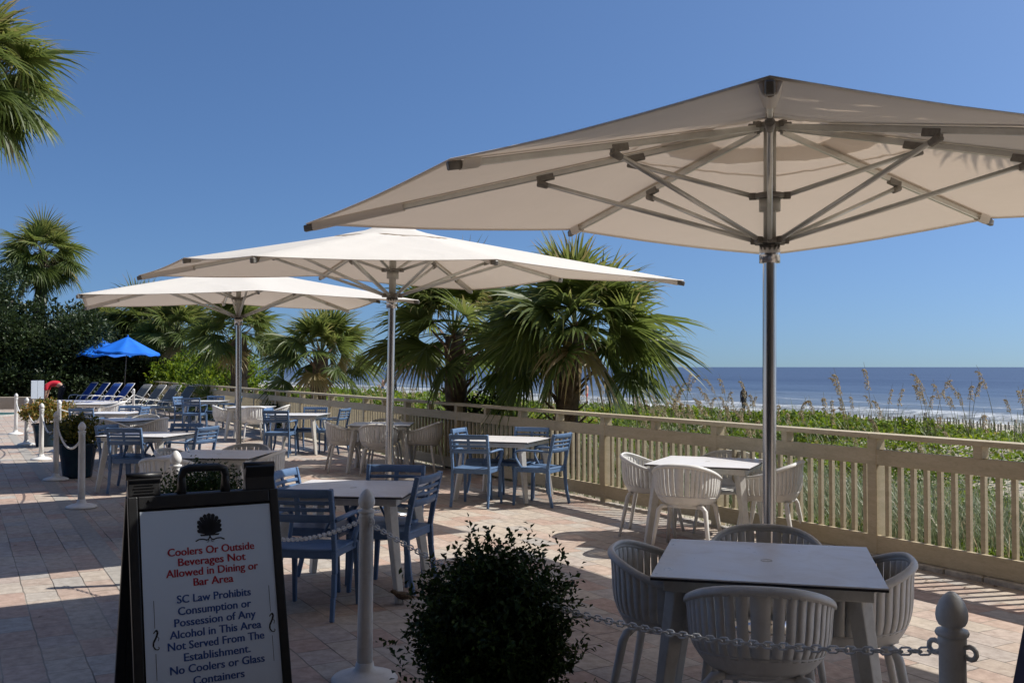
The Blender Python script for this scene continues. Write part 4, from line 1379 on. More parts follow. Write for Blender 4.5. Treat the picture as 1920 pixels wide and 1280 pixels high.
def make_palm(name, label, base, crown_z, r_tr, n_leaf, Lp, Lb, seed, lean=(0, 0), nseg=34, e_lo=-35, e_hi=80, boots=38, group=None):
    t = thing(name, label, 'tree', base, 0, group)
    rng = np.random.default_rng(seed)
    r = random.Random(seed)
    H = crown_z - base[2]
    top = Vector((lean[0], lean[1], H))
    mb = MB()
    pts = [Vector((lean[0] * u * u, lean[1] * u * u, H * u - 0.15 * (1 - u))) for u in np.linspace(0, 1, 9)]
    mb.tube(pts, [r_tr * (1.25 - 0.35 * u + 0.08 * math.sin(u * 23)) for u in np.linspace(0, 1, 9)], 12)
    mb.build('trunk', M['bark'], t)
    mb = MB()
    for k in range(boots):
        u = (k + 0.5) / boots
        zf = 0.14 if H < 4 else 1 - 1.2 / H
        q = zf + (1.0 - zf) * u
        a = k * 2.4
        c = Vector((lean[0] * q * q, lean[1] * q * q, H * q))
        d = Vector((math.cos(a), math.sin(a), 0))
        ln_ = r.uniform(0.20, 0.46)
        mb.bar(c + d * r_tr * 0.7, c + d * (r_tr + ln_ * 0.75) + Vector((0, 0, ln_ * 0.8)), 0.085, 0.03, 0.035, 0.012, up=tuple(d))
    mb.build('leaf_base', M['boot'], t)
    V, F, T, pet = palm_crown_arrays(rng, n_leaf, Lp, Lb, nseg, e_lo, e_hi)
    cr = mesh_np('crown', V + np.array(top), F, M['palm'], t, T)
    mb = MB()
    for p in pet:
        mb.tube([Vector(q) + top for q in p], [0.020, 0.016, 0.013, 0.011, 0.008], 5, flat=0.5)
    mb.build('petiole', M['twig'] if False else M['palm_stem'], t)
    return t
M['palm_stem'] = noisy('palm_stem', (0.07, 0.10, 0.03), (0.13, 0.14, 0.05), 6, 0.5)

PG = 'cabbage palms along the fence'
def gz(x, y):
    l, s = fence_ls(x, y)
    return float(dune_h(l, s)) if s > 0.3 else 0.0
PALMS = [
 # label, x, y, crown z, trunk r, leaves, petiole, blade, seed, lean
 ('big leafy palm with a low crown just right of the picture centre', 0.80, 15.3, 2.22, 0.17, 52, 0.95, 1.12, 21, (0.18, 0)),
 ('palm with a leaning trunk and drooping leaves left of the central palm', -0.95, 17.2, 2.2, 0.18, 40, 0.98, 1.02, 22, (-0.05, 0)),
 ('short palm seen between the middle and furthest umbrella poles', -5.0, 25.6, 2.0, 0.20, 40, 0.92, 1.0, 23, (0.1, 0)),
 ('palm behind the furthest umbrella pole', -8.85, 32.3, 2.75, 0.26, 44, 1.05, 1.15, 24, (0, 0)),
 ('bushy palm behind the furthest umbrella, above the blue parasols', -17.5, 47.0, 3.6, 0.28, 54, 1.35, 1.45, 25, (0, 0)),
 ('tall palm on the left with dead brown fronds under its crown', -22.0, 46.0, 6.95, 0.24, 60, 1.2, 1.3, 26, (0.3, 0)),
 ('palm crown in the top left corner, cut by the edge', -7.5, 13.8, 5.85, 0.17, 62, 0.72, 0.86, 27, (0, 0)),
 ('palm of which only frond tips reach the top right corner', 5.75, 5.25, 5.72, 0.17, 64, 1.1, 1.15, 28, (-1.25, -0.2)),
 ('low bushy palm left of the blue parasols', -20.3, 49.0, 3.3, 0.28, 48, 1.3, 1.4, 29, (0, 0)),
 ('palm between the bushy palm and the one behind the furthest pole', -15.0, 44.6, 3.2, 0.26, 46, 1.2, 1.3, 30, (0, 0)),
]
for lab, x, y, cz, rt, nl, lp, lb, sd, ln_ in PALMS:
    z = gz(x, y)
    make_palm('palm_tree', lab, (x, y, z), cz, rt, nl, lp, lb, sd, ln_, e_lo=(-22 if y < 6 else -50) if cz > 4 else -10, group=PG)
# low fan palm seedlings between the trunks
for lab, x, y, sd, n_ in (('young fan palm with upright leaves between the two central trunks', 0.02, 16.3, 41, 12), ('young fan palm in front of the palm behind the furthest pole', -9.6, 31.6, 42, 14), ('young fan palm under the bushy palm by the blue parasols', -12.9, 39.0, 43, 16)):
    t = thing('young_palm', lab, 'plant', (x, y, gz(x, y)))
    V, F, T, pet = palm_crown_arrays(np.random.default_rng(sd), n_, 0.55, 0.75, 22, 25, 85)
    mesh_np('crown', V + np.array([0, 0, 0.3]), F, M['palm'], t, T)
    mb = MB()
    for p in pet: mb.tube([Vector(q) + Vector((0, 0, 0.3)) for q in p], [0.014, 0.012, 0.010, 0.008, 0.006], 5, flat=0.5)
    mb.tube([(0, 0, -0.05), (0, 0, 0.32)], 0.05, 8)
    mb.build('petiole', M['palm_stem'], t)

# ---- dark evergreens closing the view on the left
def make_evergreen(label, x, y, h, rx, seed, n=9000, ls=0.13):
    t = thing('evergreen_tree', label, 'tree', (x, y, -0.02), 0, 'evergreens behind the pool')
    rng = np.random.default_rng(seed); r = random.Random(seed)
    mb = MB()
    mb.tube([(0, 0, -0.1), (0.05, 0.05, h * .35), (0, 0.1, h * .75)], [0.16, 0.12, 0.05], 9)
    for k in range(7):
        a = k * 2.4; z0 = h * (0.2 + 0.07 * k)
        mb.tube([(0, 0, z0), (rx * .4 * math.cos(a), rx * .4 * math.sin(a), z0 + h * .12), (rx * .8 * math.cos(a), rx * .8 * math.sin(a), z0 + h * .2)], [0.07, 0.045, 0.02], 6)
    mb.build('trunk', M['bark'], t)
    nc = 70
    cd = unit(rng.normal(size=(nc, 3)))
    cr_ = (0.45 + 0.55 * rng.random(nc) ** 0.6)[:, None]
    cc = cd * cr_ * np.array([rx, rx, h * 0.47]) + np.array([0, 0, h * 0.52])
    cs = (0.22 + 0.20 * rng.random(nc)) * rx
    pick = rng.integers(0, nc, n)
    d = unit(rng.normal(size=(n, 3)))
    P = cc[pick] + d * (cs[pick] * (0.55 + 0.5 * rng.random(n)))[:, None]
    P[:, 2] = np.maximum(P[:, 2], 0.05)
    D = unit(d + rng.normal(size=(n, 3)) * 0.6 + np.array([0, 0, 0.3]))
    l = ls * (0.6 + 0.8 * rng.random(n))
    V, F = leaf_quads(P, D, rng.normal(size=D.shape) * .5 + np.array([0, 0, 1.0]), l, l * 0.5)
    tone = np.repeat(np.clip(0.15 + 0.5 * rng.random(n) + 0.25 * (rng.random(nc)[pick] - 0.3), 0, 1), 2)
    mesh_np('crown', V, F, M['evergreen'], t, tone)
for lab, x, y, h, rx, sd in (
    ('tall dark evergreen at the left edge behind the pool', -22.4, 42.5, 5.9, 2.3, 51),
    ('broad dark evergreen behind the person in red', -19.6, 43.5, 4.3, 2.4, 52),
    ('dark rounded evergreen left of the blue parasols', -18.6, 47.5, 4.0, 2.2, 53),
    ('low dark evergreen right behind the blue loungers', -18.3, 45.6, 2.6, 1.7, 54),
    ('dark evergreen cut by the left edge, behind the beige wall', -25.0, 45.5, 5.4, 2.6, 55)):
    make_evergreen(lab, x, y, h, rx, sd, 26000, 0.17)
for lab, x, y, h, rx, sd in (
    ('low round evergreen above the beige wall, furthest left', -23.6, 40.9, 1.9, 1.5, 57),
    ('low round evergreen right behind the beige wall', -21.2, 41.4, 1.7, 1.5, 58),
    ('low evergreen directly behind the bending person', -18.9, 42.0, 1.8, 1.5, 59)):
    make_evergreen(lab, x, y, h, rx, sd, 12000, 0.15)
def shrub(label, x, y, rx, h, seed, n_tw=350, ln=0.07, m='vine'):
    t = thing('shrub', label, 'plant', (x, y, gz(x, y)))
    rng = np.random.default_rng(seed)
    mb = MB()
    for k in range(6):
        a = k * 1.05; mb.tube([(0, 0, -0.03), (rx * .3 * math.cos(a), rx * .3 * math.sin(a), h * .4), (rx * .6 * math.cos(a), rx * .6 * math.sin(a), h * .8)], [0.016, 0.011, 0.005], 5)
    mb.build('stem', M['twig'], t)
    bush_np('foliage', t, M[m], (0, 0, h * .52), rx, rx, h * .5, n_tw, 7, ln, rng, low=-0.9, twig_len=0.3)
shrub('dark leafy shrub beside the leaning palm trunk', -0.42, 16.9, 0.55, 1.25, 61, m='boxwood', ln=0.085)
shrub('leafy green shrub at the foot of the central palm', 0.25, 15.6, 0.50, 0.85, 62)
shrub('dark shrub at the foot of the short palm', -5.6, 25.2, 0.6, 0.9, 63, m='boxwood', ln=0.1)
shrub('pale green shrub by the fence under the palms at the far left', -10.6, 33.9, 0.8, 1.3, 64, ln=0.1)
for i_, (l_, s_, lab_) in enumerate(((34.0, 1.9, 'broad green shrub behind the fence end, by the grey loungers'), (38.0, 1.6, 'broad green shrub behind the fence, right of the blue parasols'), (42.5, 1.8, 'tall dark shrub behind the fence under the blue parasols'), (46.5, 0.8, 'tall dark shrub behind the blue loungers'))):
    q_ = fp(l_, s_)
    shrub(lab_, q_.x, q_.y, 1.7, 2.3, 70 + i_, n_tw=900, ln=0.15, m='evergreen' if i_ > 1 else 'vine')

# ------------------------------------------------------------------ sun loungers, blue parasols, notice board, wall
def make_lounger(sl):
    """lounger along +x (feet) with the raised back at -x"""
    t = thing('sun_lounger', 'x', 'lounger')
    fm = M['white_plastic']
    mb = MB()
    for s in (-1, 1):
        mb.tube([(-0.55, s * 0.32, 0.34), (0.2, s * 0.32, 0.35), (1.0, s * 0.32, 0.36), (1.28, s * 0.31, 0.33)], 0.024, 8)
    mb.tube([(1.28, -0.31, 0.33), (1.31, 0, 0.33), (1.28, 0.31, 0.33)], 0.024, 8)
    mb.tube([(-0.55, -0.32, 0.34), (-0.55, 0.32, 0.34)], 0.022, 8)
    mb.build('frame', fm, t)
    for x in (-0.42, 1.0):
        for s in (-1, 1):
            mb = MB(); mb.tube([(x, s * 0.32, 0.35), (x + (0.06 if x > 0 else -0.08), s * 0.33, 0.0)], [0.02, 0.016], 8); mb.build('leg', fm, t)
    ca, sa = math.cos(rad(52)), math.sin(rad(52))
    mb = MB()
    for s in (-1, 1):
        mb.tube([(-0.02, s * 0.30, 0.36), (-0.02 - 0.80 * ca, s * 0.30, 0.36 + 0.80 * sa), (-0.02 - 0.86 * ca - .02, s * 0.25, 0.36 + 0.86 * sa)], 0.014, 8)
    mb.tube([(-0.04 - 0.86 * ca, -0.25, 0.36 + 0.86 * sa), (-0.04 - 0.86 * ca, 0.25, 0.36 + 0.86 * sa)], 0.015, 8)
    mb.tube([(-0.40, -0.28, 0.74), (-0.72, -0.28, 0.35)], 0.014, 6); mb.tube([(-0.40, 0.28, 0.74), (-0.72, 0.28, 0.35)], 0.014, 6)
    mb.build('back_frame', fm, t)
    mb = MB()
    P = [[(x, y, 0.372 - 0.012 * (1 - (y / 0.3) ** 2)) for y in np.linspace(-0.30, 0.30, 7)] for x in np.linspace(0.0, 1.24, 8)]
    mb.slab(P, (0, 0, 1), 0.008); mb.build('seat', sl, t)
    mb = MB()
    P = [[(-0.02 - r * ca + 0.012 * (1 - (y / .3) ** 2) * sa * -1, y, 0.375 + r * sa - 0.012 * (1 - (y / .3) ** 2) * ca) for y in np.linspace(-0.285, 0.285, 7)] for r in np.linspace(0.01, 0.82, 6)]
    mb.slab(P, (sa, 0, ca), 0.008); mb.build('backrest', sl, t)
    for s in (-1, 1):
        mb = MB(); mb.tube([(-0.16, s * 0.325, 0.52), (0.05, s * 0.34, 0.565), (0.27, s * 0.34, 0.55), (0.34, s * 0.335, 0.48), (0.36, s * 0.325, 0.36)], [0.02, 0.024, 0.024, 0.02, 0.018], 7, flat=.7); mb.build('arm', fm, t)
    return t
LB, LG = make_lounger(M['sling_blue']), make_lounger(M['sling_grey'])
POSW = ['nearest', 'second nearest', 'third nearest', 'fourth nearest', 'furthest']
def row(proto, n, x, y, dx, dy, colour, where):
    for i in range(n):
        place(proto, (x + dx * i, y + dy * i), rad(228 + 3 * math.sin(i * 2.1)), f'{colour} sling sun lounger with raised back, {POSW[i] if i < n - 1 else "furthest"} of the {where}', 'lounger', f'{colour} sun loungers by the fence')
def ls_at(px, Y):
    return fence_ls((px - 960) / 1867 * Y, Y)
row(LG, 4, -10.95, 32.6, -0.72, 0.62, 'grey', 'grey row')
row(LB, 4, -14.9, 37.6, -0.72, 0.62, 'blue', 'blue row')

def make_parasol():
    t = thing('parasol', 'x', 'umbrella')
    mb = MB(); mb.tube([(0, 0, 0), (0, 0, 2.78)], 0.022, 10); mb.build('pole', M['bracket'], t)
    mb = MB(); mb.lathe([(0.24, 0.0), (0.24, 0.05), (0.06, 0.10), (0.03, 0.22)], 20); mb.build('base', M['bracket'], t)
    P = []
    n = 48
    for r in np.linspace(0.0, 1.0, 9):
        row_ = []
        for j in range(n):
            a = 2 * math.pi * j / n
            k = (a / (math.pi / 4)) % 1.0
            chord = math.cos(math.pi / 8) / math.cos((k - 0.5) * math.pi / 4)
            rr = 1.28 * r * (1 + (chord - 1) * min(1, r * 1.2))
            z = 2.80 - 0.62 * r - 0.055 * math.sin(k * math.pi) * r - 0.05 * (1 - r) * r
            row_.append((rr * math.cos(a), rr * math.sin(a), z))
        row_.append(row_[0]); P.append(row_)
    mb = MB(); mb.grid(P); cn = mb.build('canopy', M['canvas_blue'], t)
    mb = MB()
    P2 = []
    for f, z in ((1.0, 0), (1.012, -0.11)):
        row_ = []
        for j in range(n):
            q = P[-1][j]
            row_.append((q[0] * f, q[1] * f, q[2] + z * (0.75 + 0.25 * math.sin(j * 1.2))))
        row_.append(row_[0]); P2.append(row_)
    mb.grid(P2); mb.build('valance', M['canvas_blue'], cn)
    mb = MB(); mb.lathe([(0.022, 2.78), (0.035, 2.82), (0.02, 2.86), (0.0, 2.87)], 10); mb.build('finial', M['canvas_blue'], t)
    for k in range(8):
        a = k * math.pi / 4
        mb = MB(); mb.bar((0, 0, 2.74), (1.24 * math.cos(a), 1.24 * math.sin(a), 2.155), 0.014, 0.02)
        mb.build('rib', M['bracket'], t)
    return t
PA0 = make_parasol()
def par(px, Y, z, rz, tilt, lab):
    place(PA0, ((px - 960) / 1867 * Y, Y, z), 0, lab, 'umbrella', 'blue parasols over the blue loungers').rotation_euler = (rad(tilt[0]), rad(tilt[1]), rad(rz))
par(232, 40.2, 0.10, 10, (0, 3), 'bright blue parasol, the right and higher of the two')
par(192, 42.6, 0.04, 30, (0, 0), 'bright blue parasol, the left and lower of the two')

def notice_board():
    t = thing('notice_board', 'blank white notice board on a white post near the pool', 'sign', (-11.98, 25.05, 0.004), rad(26))
    mb = MB(); mb.box((0, 0, 0.45), (0.05, 0.05, 0.9)); mb.build('post', M['white_paint'], t, bevel=0.004)
    mb = MB(); mb.lathe([(0.19, 0), (0.19, 0.02), (0.05, 0.05), (0.04, 0.07)], 20); mb.build('base', M['white_paint'], t)
    mb = MB(); mb.box((0.05, 0.0, 1.09), (0.30, 0.10, 0.47), (rad(-6), 0, 0)); mb.build('frame', M['navy'], t, bevel=0.006)
    for s in (-1, 1):
        mb = MB(); mb.box((0.045 + s * 0.074, -0.056, 1.09), (0.142, 0.012, 0.455), (rad(-6), 0, 0)); mb.build('panel', M['sign_white'], t, bevel=0.003)
notice_board()

def low_wall():
    a, b = Vector((-22.6, 39.0, 0)), Vector((-19.0, 39.6, 0))
    mb = MB(); mb.bar(a + Vector((0, 0, 0.24)), b + Vector((0, 0, 0.24)), 0.22, 0.48)
    o = mb.build('low_wall', M['beige_wall'], bevel=0.02)
    tag(o, 'low beige rendered wall in front of the dark evergreens', 'wall')
low_wall()
p = Vector((-20.55, 38.3, 0.004))
o = place(LB, (p.x, p.y), rad(160), 'lone lounger cut by the left edge beside the low beige wall', 'lounger', 'blue sun loungers by the fence')

# two brown panels fixed on the fence behind the chain
for l_, lab in ((ls_at(266, 44.5)[0], 'brown panel on the fence beside the small chain post, left one'), (ls_at(278, 42.9)[0], 'brown panel on the fence beside the small chain post, right one')):
    mb = MB(); mb.bar(fp(l_ - 0.45, -0.075, 0.55), fp(l_ + 0.45, -0.075, 0.55), 0.02, 0.62)
    o = mb.build('panel', M['brown_panel'], FENCE, bevel=0.004)

# ------------------------------------------------------------------ people
def skin_figure(name, joints, edges, radii, material, parent, root=0, sub=2):
    """one continuous body grown round a skeleton of joints"""
    me = bpy.data.meshes.new(name)
    me.from_pydata([tuple(j) for j in joints], edges, [])
    o = bpy.data.objects.new(name, me); col.objects.link(o)
    md = o.modifiers.new("skin", 'SKIN'); md.use_smooth_shade = True
    if not me.skin_vertices: me.attributes  # layer is made by the modifier
    bm = bmesh.new(); bm.from_mesh(me)
    lay = bm.verts.layers.skin.verify()
    bm.verts.ensure_lookup_table()
    for i, v in enumerate(bm.verts):
        r = radii[i]
        v[lay].radius = r if isinstance(r, tuple) else (r, r)
        v[lay].use_root = (i == root)
    bm.to_mesh(me); bm.free()
    sb = o.modifiers.new("sub", 'SUBSURF'); sb.levels = sub; sb.render_levels = sub
    bpy.context.view_layer.update()
    dg = bpy.context.evaluated_depsgraph_get()
    me2 = bpy.data.meshes.new_from_object(o.evaluated_get(dg))
    bpy.data.objects.remove(o); bpy.data.meshes.remove(me)
    me2.name = name
    for p_ in me2.polygons: p_.use_smooth = True
    me2.materials.clear(); me2.materials.append(material)
    r_ = bpy.data.objects.new(name, me2); col.objects.link(r_)
    if parent: r_.parent = parent
    return r_

def hand_joints(J, E, R, wrist, out, curl, side, k=1.0):
    """palm and five bent fingers added to a skeleton; wrist = joint index, out = pointing direction"""
    out = Vector(out).normalized(); side = Vector(side).normalized(); curl = Vector(curl).normalized()
    w = Vector(J[wrist])
    J.append(w + out * 0.055 * k); R.append((0.034 * k, 0.016 * k)); palm = len(J) - 1; E.append((wrist, palm))
    for f, ln in ((-1.5, 0.062), (-0.5, 0.078), (0.5, 0.074), (1.5, 0.056)):
        b = w + out * 0.095 * k + side * f * 0.020 * k
        J.append(b); R.append(0.0095 * k); i0 = len(J) - 1; E.append((palm, i0))
        J.append(b + out * ln * .55 * k + curl * 0.010 * k); R.append(0.0085 * k); E.append((i0, i0 + 1))
        J.append(b + out * ln * k + curl * 0.034 * k); R.append(0.0075 * k); E.append((i0 + 1, i0 + 2))
    b = w + out * 0.030 * k - side * 0.034 * k
    J.append(b); R.append(0.012 * k); i0 = len(J) - 1; E.append((palm, i0))
    J.append(b + out * 0.045 * k - side * 0.016 * k + curl * .012 * k); R.append(0.009 * k); E.append((i0, i0 + 1))

def bending_person():
    # bends forward towards -x (left in the photo), hands reaching down
    Y = 39.5
    t = thing('person', 'person in red shirt and dark trousers bending over with arms hanging down', 'person', ((112 - 960) / 1867 * Y, Y, 0.004), rad(12))
    J = [(0.10, 0, 0.90), (-0.06, 0, 0.985), (-0.26, 0, 1.005), (-0.44, 0, 0.95), (-0.55, 0, 0.905), (-0.63, 0, 0.86), (-0.72, 0, 0.815), (-0.775, 0, 0.785)]
    R = [(0.155, 0.13), (0.155, 0.12), (0.165, 0.12), (0.16, 0.10), (0.065, 0.06), (0.085, 0.075), (0.10, 0.085), (0.075, 0.06)]
    E = [(i, i + 1) for i in range(7)]
    def add(p, r, c):
        J.append(p); R.append(r); E.append((c, len(J) - 1)); return len(J) - 1
    for s in (-1, 1):
        sh = add((-0.43, s * 0.19, 0.90), 0.065, 3)
        el = add((-0.47, s * 0.22, 0.63), 0.043, sh)
        wr = add((-0.52, s * 0.17, 0.40), 0.030, el)
        hand_joints(J, E, R, wr, (-0.15, 0, -1), (-1, 0, 0), (0, s, 0))
        hp = add((0.11, s * 0.095, 0.86), 0.105, 0)
        kn = add((0.02, s * 0.12, 0.48), 0.062, hp)
        an = add((0.08, s * 0.13, 0.09), 0.042, kn)
        ft = add((-0.02, s * 0.135, 0.045), 0.042, an)
        add((-0.14, s * 0.14, 0.035), 0.034, ft)
    skin_figure('body', J, E, R, M['skin'], t)
    # shirt over the trunk and upper arms
    J = [(0.03, 0, 0.955), (-0.08, 0, 0.995), (-0.26, 0, 1.012), (-0.43, 0, 0.955), (-0.50, 0, 0.925)]
    R = [(0.17, 0.14), (0.175, 0.135), (0.185, 0.138), (0.178, 0.115), (0.085, 0.075)]
    E = [(i, i + 1) for i in range(4)]
    for s in (-1, 1):
        a = add((-0.43, s * 0.205, 0.895), 0.084, 3); add((-0.455, s * 0.225, 0.73), 0.068, a)
    skin_figure('shirt', J, E, R, M['red_shirt'], t)
    J = [(0.03, 0, 0.945), (0.105, 0, 0.895)]; R = [(0.168, 0.138), (0.175, 0.15)]; E = [(0, 1)]
    for s in (-1, 1):
        hp = add((0.11, s * 0.10, 0.83), 0.125, 1); kn = add((0.02, s * 0.12, 0.48), 0.082, hp); add((0.08, s * 0.13, 0.10), 0.066, kn)
    skin_figure('trousers', J, E, R, M['dark_cloth'], t)
    mb = MB()      # short grey hair on the crown and back of the head
    rows = []
    c = Vector((-0.705, 0, 0.835)); ax = Vector((-0.85, 0, -0.40)).normalized()
    u = Vector((0.42, 0, -0.9)).normalized() * -1; v = Vector((0, 1, 0))
    for th in np.linspace(0.05, 1.95, 9):
        rows.append([c + (u * math.cos(th) * 0.112) + (ax * math.sin(ph) * 0.112 + v * math.cos(ph) * 0.094) * math.sin(th) for ph in np.linspace(0, 2 * math.pi, 17)])
    mb.grid(rows); mb.build('hair', M['grey_hair'], t)
    # face: nose, eyes and ears on the downturned head
    mb = MB()
    f = Vector((-0.735, 0, 0.72)); mb.tube([f + Vector((0.015, 0, 0.02)), f + Vector((-0.004, 0, -0.012)), f + Vector((0.012, 0, -0.022))], [0.01, 0.016, 0.008], 6)
    for s in (-1, 1): mb.tube([Vector((-0.66, s * 0.10, 0.81)), Vector((-0.64, s * 0.112, 0.80)), Vector((-0.63, s * 0.10, 0.785))], [0.012, 0.02, 0.010], 6)
    mb.build('face', M['skin'], t)
bending_person()

def standing_person(label, x, y, z, face, suit, h=1.72, stride=0.12, arm=0.10, legs=None):
    t = thing('person', label, 'person', (x, y, z), face)
    k = h / 1.72
    J = [(0, 0, 0.93), (0, 0, 1.10), (0, 0, 1.30), (0, 0, 1.43), (0, 0.01, 1.50), (0, 0.015, 1.56), (0, 0.01, 1.64), (0, 0.0, 1.70)]
    R = [(0.15, 0.11), (0.135, 0.10), (0.155, 0.11), (0.15, 0.09), (0.055, 0.055), (0.075, 0.08), (0.078, 0.088), (0.05, 0.055)]
    E = [(i, i + 1) for i in range(7)]
    def add(p, r, c):
        J.append(p); R.append(r); E.append((c, len(J) - 1)); return len(J) - 1
    for s in (-1, 1):
        sh = add((s * 0.19, 0, 1.40), 0.058, 3); el = add((s * 0.24, -0.02, 1.12), 0.041, sh)
        wr = add((s * 0.25, arm * s + 0.06, 0.88), 0.029, el)
        hand_joints(J, E, R, wr, (0, .1, -1), (0, 1, 0), (0, -s, 0))
        hp = add((s * 0.09, 0, 0.86), 0.095, 0); kn = add((s * 0.10, s * stride * .6, 0.48), 0.058, hp)
        an = add((s * 0.10, s * stride - 0.03, 0.08), 0.038, kn); ft = add((s * 0.10, s * stride + 0.06, 0.035), 0.038, an); add((s * 0.105, s * stride + 0.16, 0.03), 0.03, ft)
    J = [Vector(j) * k for j in J]
    R = [tuple(q * k for q in r) if isinstance(r, tuple) else r * k for r in R]
    skin_figure('body', J, E, R, suit if legs else M['skin'], t, sub=1)
    J = [(0, 0, 0.96), (0, 0, 1.12), (0, 0, 1.30), (0, 0, 1.41)] if legs else [(0, 0, 0.98), (0, 0, 0.90)]
    R = [(0.162, 0.122), (0.148, 0.112), (0.166, 0.122), (0.158, 0.10)] if legs else [(0.160, 0.122), (0.166, 0.13)]
    E = [(i, i + 1) for i in range(len(J) - 1)]
    b = 0 if legs else 1
    for s in (-1, 1):
        hp = add((s * 0.09, 0, 0.85), 0.108, b); kn = add((s * 0.10, s * stride * .6, 0.50), 0.072, hp)
        if legs: add((s * 0.10, s * stride - 0.03, 0.10), 0.05, kn)
    J = [Vector(j) * k for j in J]
    R = [tuple(q * k for q in r) if isinstance(r, tuple) else r * k for r in R]
    skin_figure('swimwear', J, E, R, suit, t, sub=1)
    mb = MB()
    c = Vector((0, -0.012, 1.655)) * k
    mb.grid([[c + Vector((math.cos(ph) * 0.088 * math.sin(th), math.sin(ph) * 0.098 * math.sin(th), math.cos(th) * 0.098)) * k for ph in np.linspace(0, 2 * math.pi, 13)] for th in np.linspace(0.05, 1.5, 6)])
    mb.build('hair', M['dark_cloth'], t)
def shore(px, Y):
    x = (px - 960) / 1867 * Y
    l, s = fence_ls(x, Y)
    return x, Y, max(float(dune_h(l, s)), -1.62)
for (px, Y, face, suit, lab, kw) in (
    (1394, 66, 0.4, M['dark_cloth'], 'person in dark wetsuit standing at the water beyond the sea oats', dict(legs=True, h=1.78)),
    (742, 112, 2.0, M['dark_cloth'], 'person in dark clothes on the beach right of the middle umbrella pole', dict(legs=True)),
    (718, 108, -1.0, M['swim_blue'], 'person in blue swimwear on the beach left of the middle umbrella pole', dict()),
    (1100, 84, 1.0, M['swim_red'], 'person in red swimwear on the beach behind the central palm trunk', dict()),
    (1188, 88, -2.0, M['swim_green'], 'person in green swimwear on the beach, right of the central palm', dict()),
    (952, 92, 0.2, M['swim_blue'], 'person in blue swimwear on the beach between the two palm trunks', dict(h=1.6))):
    x, y, z = shore(px, Y)
    standing_person(lab, x, y, z, face, suit, **kw)

def bird():
    t = thing('bird', 'small brown bird on the paving by the white table leg', 'bird', (-0.76, 7.0, 0.004), rad(200))
    mb = MB()
    prof = [(-0.075, .0, .052), (-0.06, .012, .054), (-0.035, .024, .058), (0.0, .030, .062), (0.03, .027, .070), (0.05, .018, .082), (0.064, .0165, .094), (0.078, .015, .098), (0.088, .008, .096), (0.094, .001, .094)]
    mb.tube([(x, 0, z) for x, r, z in prof], [max(r, .001) for x, r, z in prof], 10)
    mb.build('body', M['bird_brown'], t)
    mb = MB(); mb.bar((-0.05, 0, 0.055), (-0.135, 0, 0.040), 0.030, 0.008, 0.022, 0.004); mb.build('tail', M['bird_brown'], t, bevel=.002)
    mb = MB(); mb.tube([(0.090, 0, 0.095), (0.107, 0, 0.091)], [0.005, 0.0008], 6); mb.build('beak', M['bracket'], t)
    for s in (-1, 1):
        mb = MB(); mb.tube([(0.035, s * 0.022, 0.072), (0.0, s * 0.031, 0.066), (-0.05, s * 0.022, 0.056), (-0.085, s * 0.008, 0.050)], [0.006, 0.017, 0.012, 0.002], 8, flat=.4, up=(0, 1, 0)); mb.build('wing', M['bird_brown'], t)
        mb = MB(); mb.tube([(0.008, s * 0.012, 0.040), (0.0, s * 0.013, 0.018), (0.006, s * 0.014, 0.002)], 0.0022, 5); mb.tube([(-0.006, s * 0.014, 0.002), (0.024, s * 0.014, 0.002)], 0.0018, 5); mb.build('leg', M['bracket'], t)
bird()

# ------------------------------------------------------------------ dune plants
def sand_fence(label, l0, l1, s, dz):
    t = thing('sand_fence', label, 'fence', (0, 0, 0))
    r = random.Random(int(s * 10))
    mb = MB(); l = l0
    while l < l1:
        p_ = fp(l, s + r.uniform(-.03, .03)); z = float(dune_h(l, s))
        tx = r.uniform(-.04, .04)
        mb.bar(p_ + Vector((0, 0, z - .05)), p_ + FU * tx + Vector((0, 0, z + dz + r.uniform(-.06, .06))), 0.045, 0.012, up=tuple(FN))
        l += 0.105
    mb.build('slat_panel', M['weathered'], t)
    l = l0
    while l <= l1:
        p_ = fp(l, s + 0.05); z = float(dune_h(l, s))
        mb = MB(); mb.tube([p_ + Vector((0, 0, z - .1)), p_ + Vector((0, 0, z + dz + .12))], 0.04, 7); mb.build('post', M['weathered'], t)
        l += 3.0
    mb = MB()
    for h in (0.25, 0.6, 0.9):
        pts = [fp(q, s) + Vector((0, 0, float(dune_h(q, s)) + dz * h)) for q in np.arange(l0, l1, 1.0)]
        mb.tube(pts, 0.006, 4)
    mb.build('wire', M['bracket'], t)
sand_fence('weathered wooden slat sand fence beyond the green dune plants', -8.0, 38.0, 19.0, 1.0)

def veg_points(n, rng, lmin, lmax, smin, smax, near_pow=1.0):
    """random spots in the dune strip, thicker near the camera"""
    out = []
    while len(out) < n:
        l = rng.uniform(lmin, lmax, n * 2); s = rng.uniform(smin, smax, n * 2)
        x = F0.x + FU.x * l + FN.x * s; y = F0.y + FU.y * l + FN.y * s
        d = np.hypot(x, y)
        keep = rng.random(n * 2) < np.clip((9.0 / d) ** near_pow, 0, 1)
        vis = (y > 2) & (x / np.maximum(y, .1) < 0.62)
        keep &= vis
        out += list(zip(l[keep], s[keep]))
    return np.array(out[:n])

def clump_noise(l, s):
    return (np.sin(l * 0.9 + 1.3 * np.sin(s * 0.7)) * np.sin(s * 1.1 + 0.8 * np.sin(l * 0.5 + 2)) + 0.6 * np.sin(l * 2.3 + s * 1.7)) / 1.6

def bare(l, s):
    """sandy clearing seen through the right end of the fence"""
    return np.exp(-(((l + 0.4) / 3.4) ** 2 + ((s - 4.6) / 2.1) ** 2))

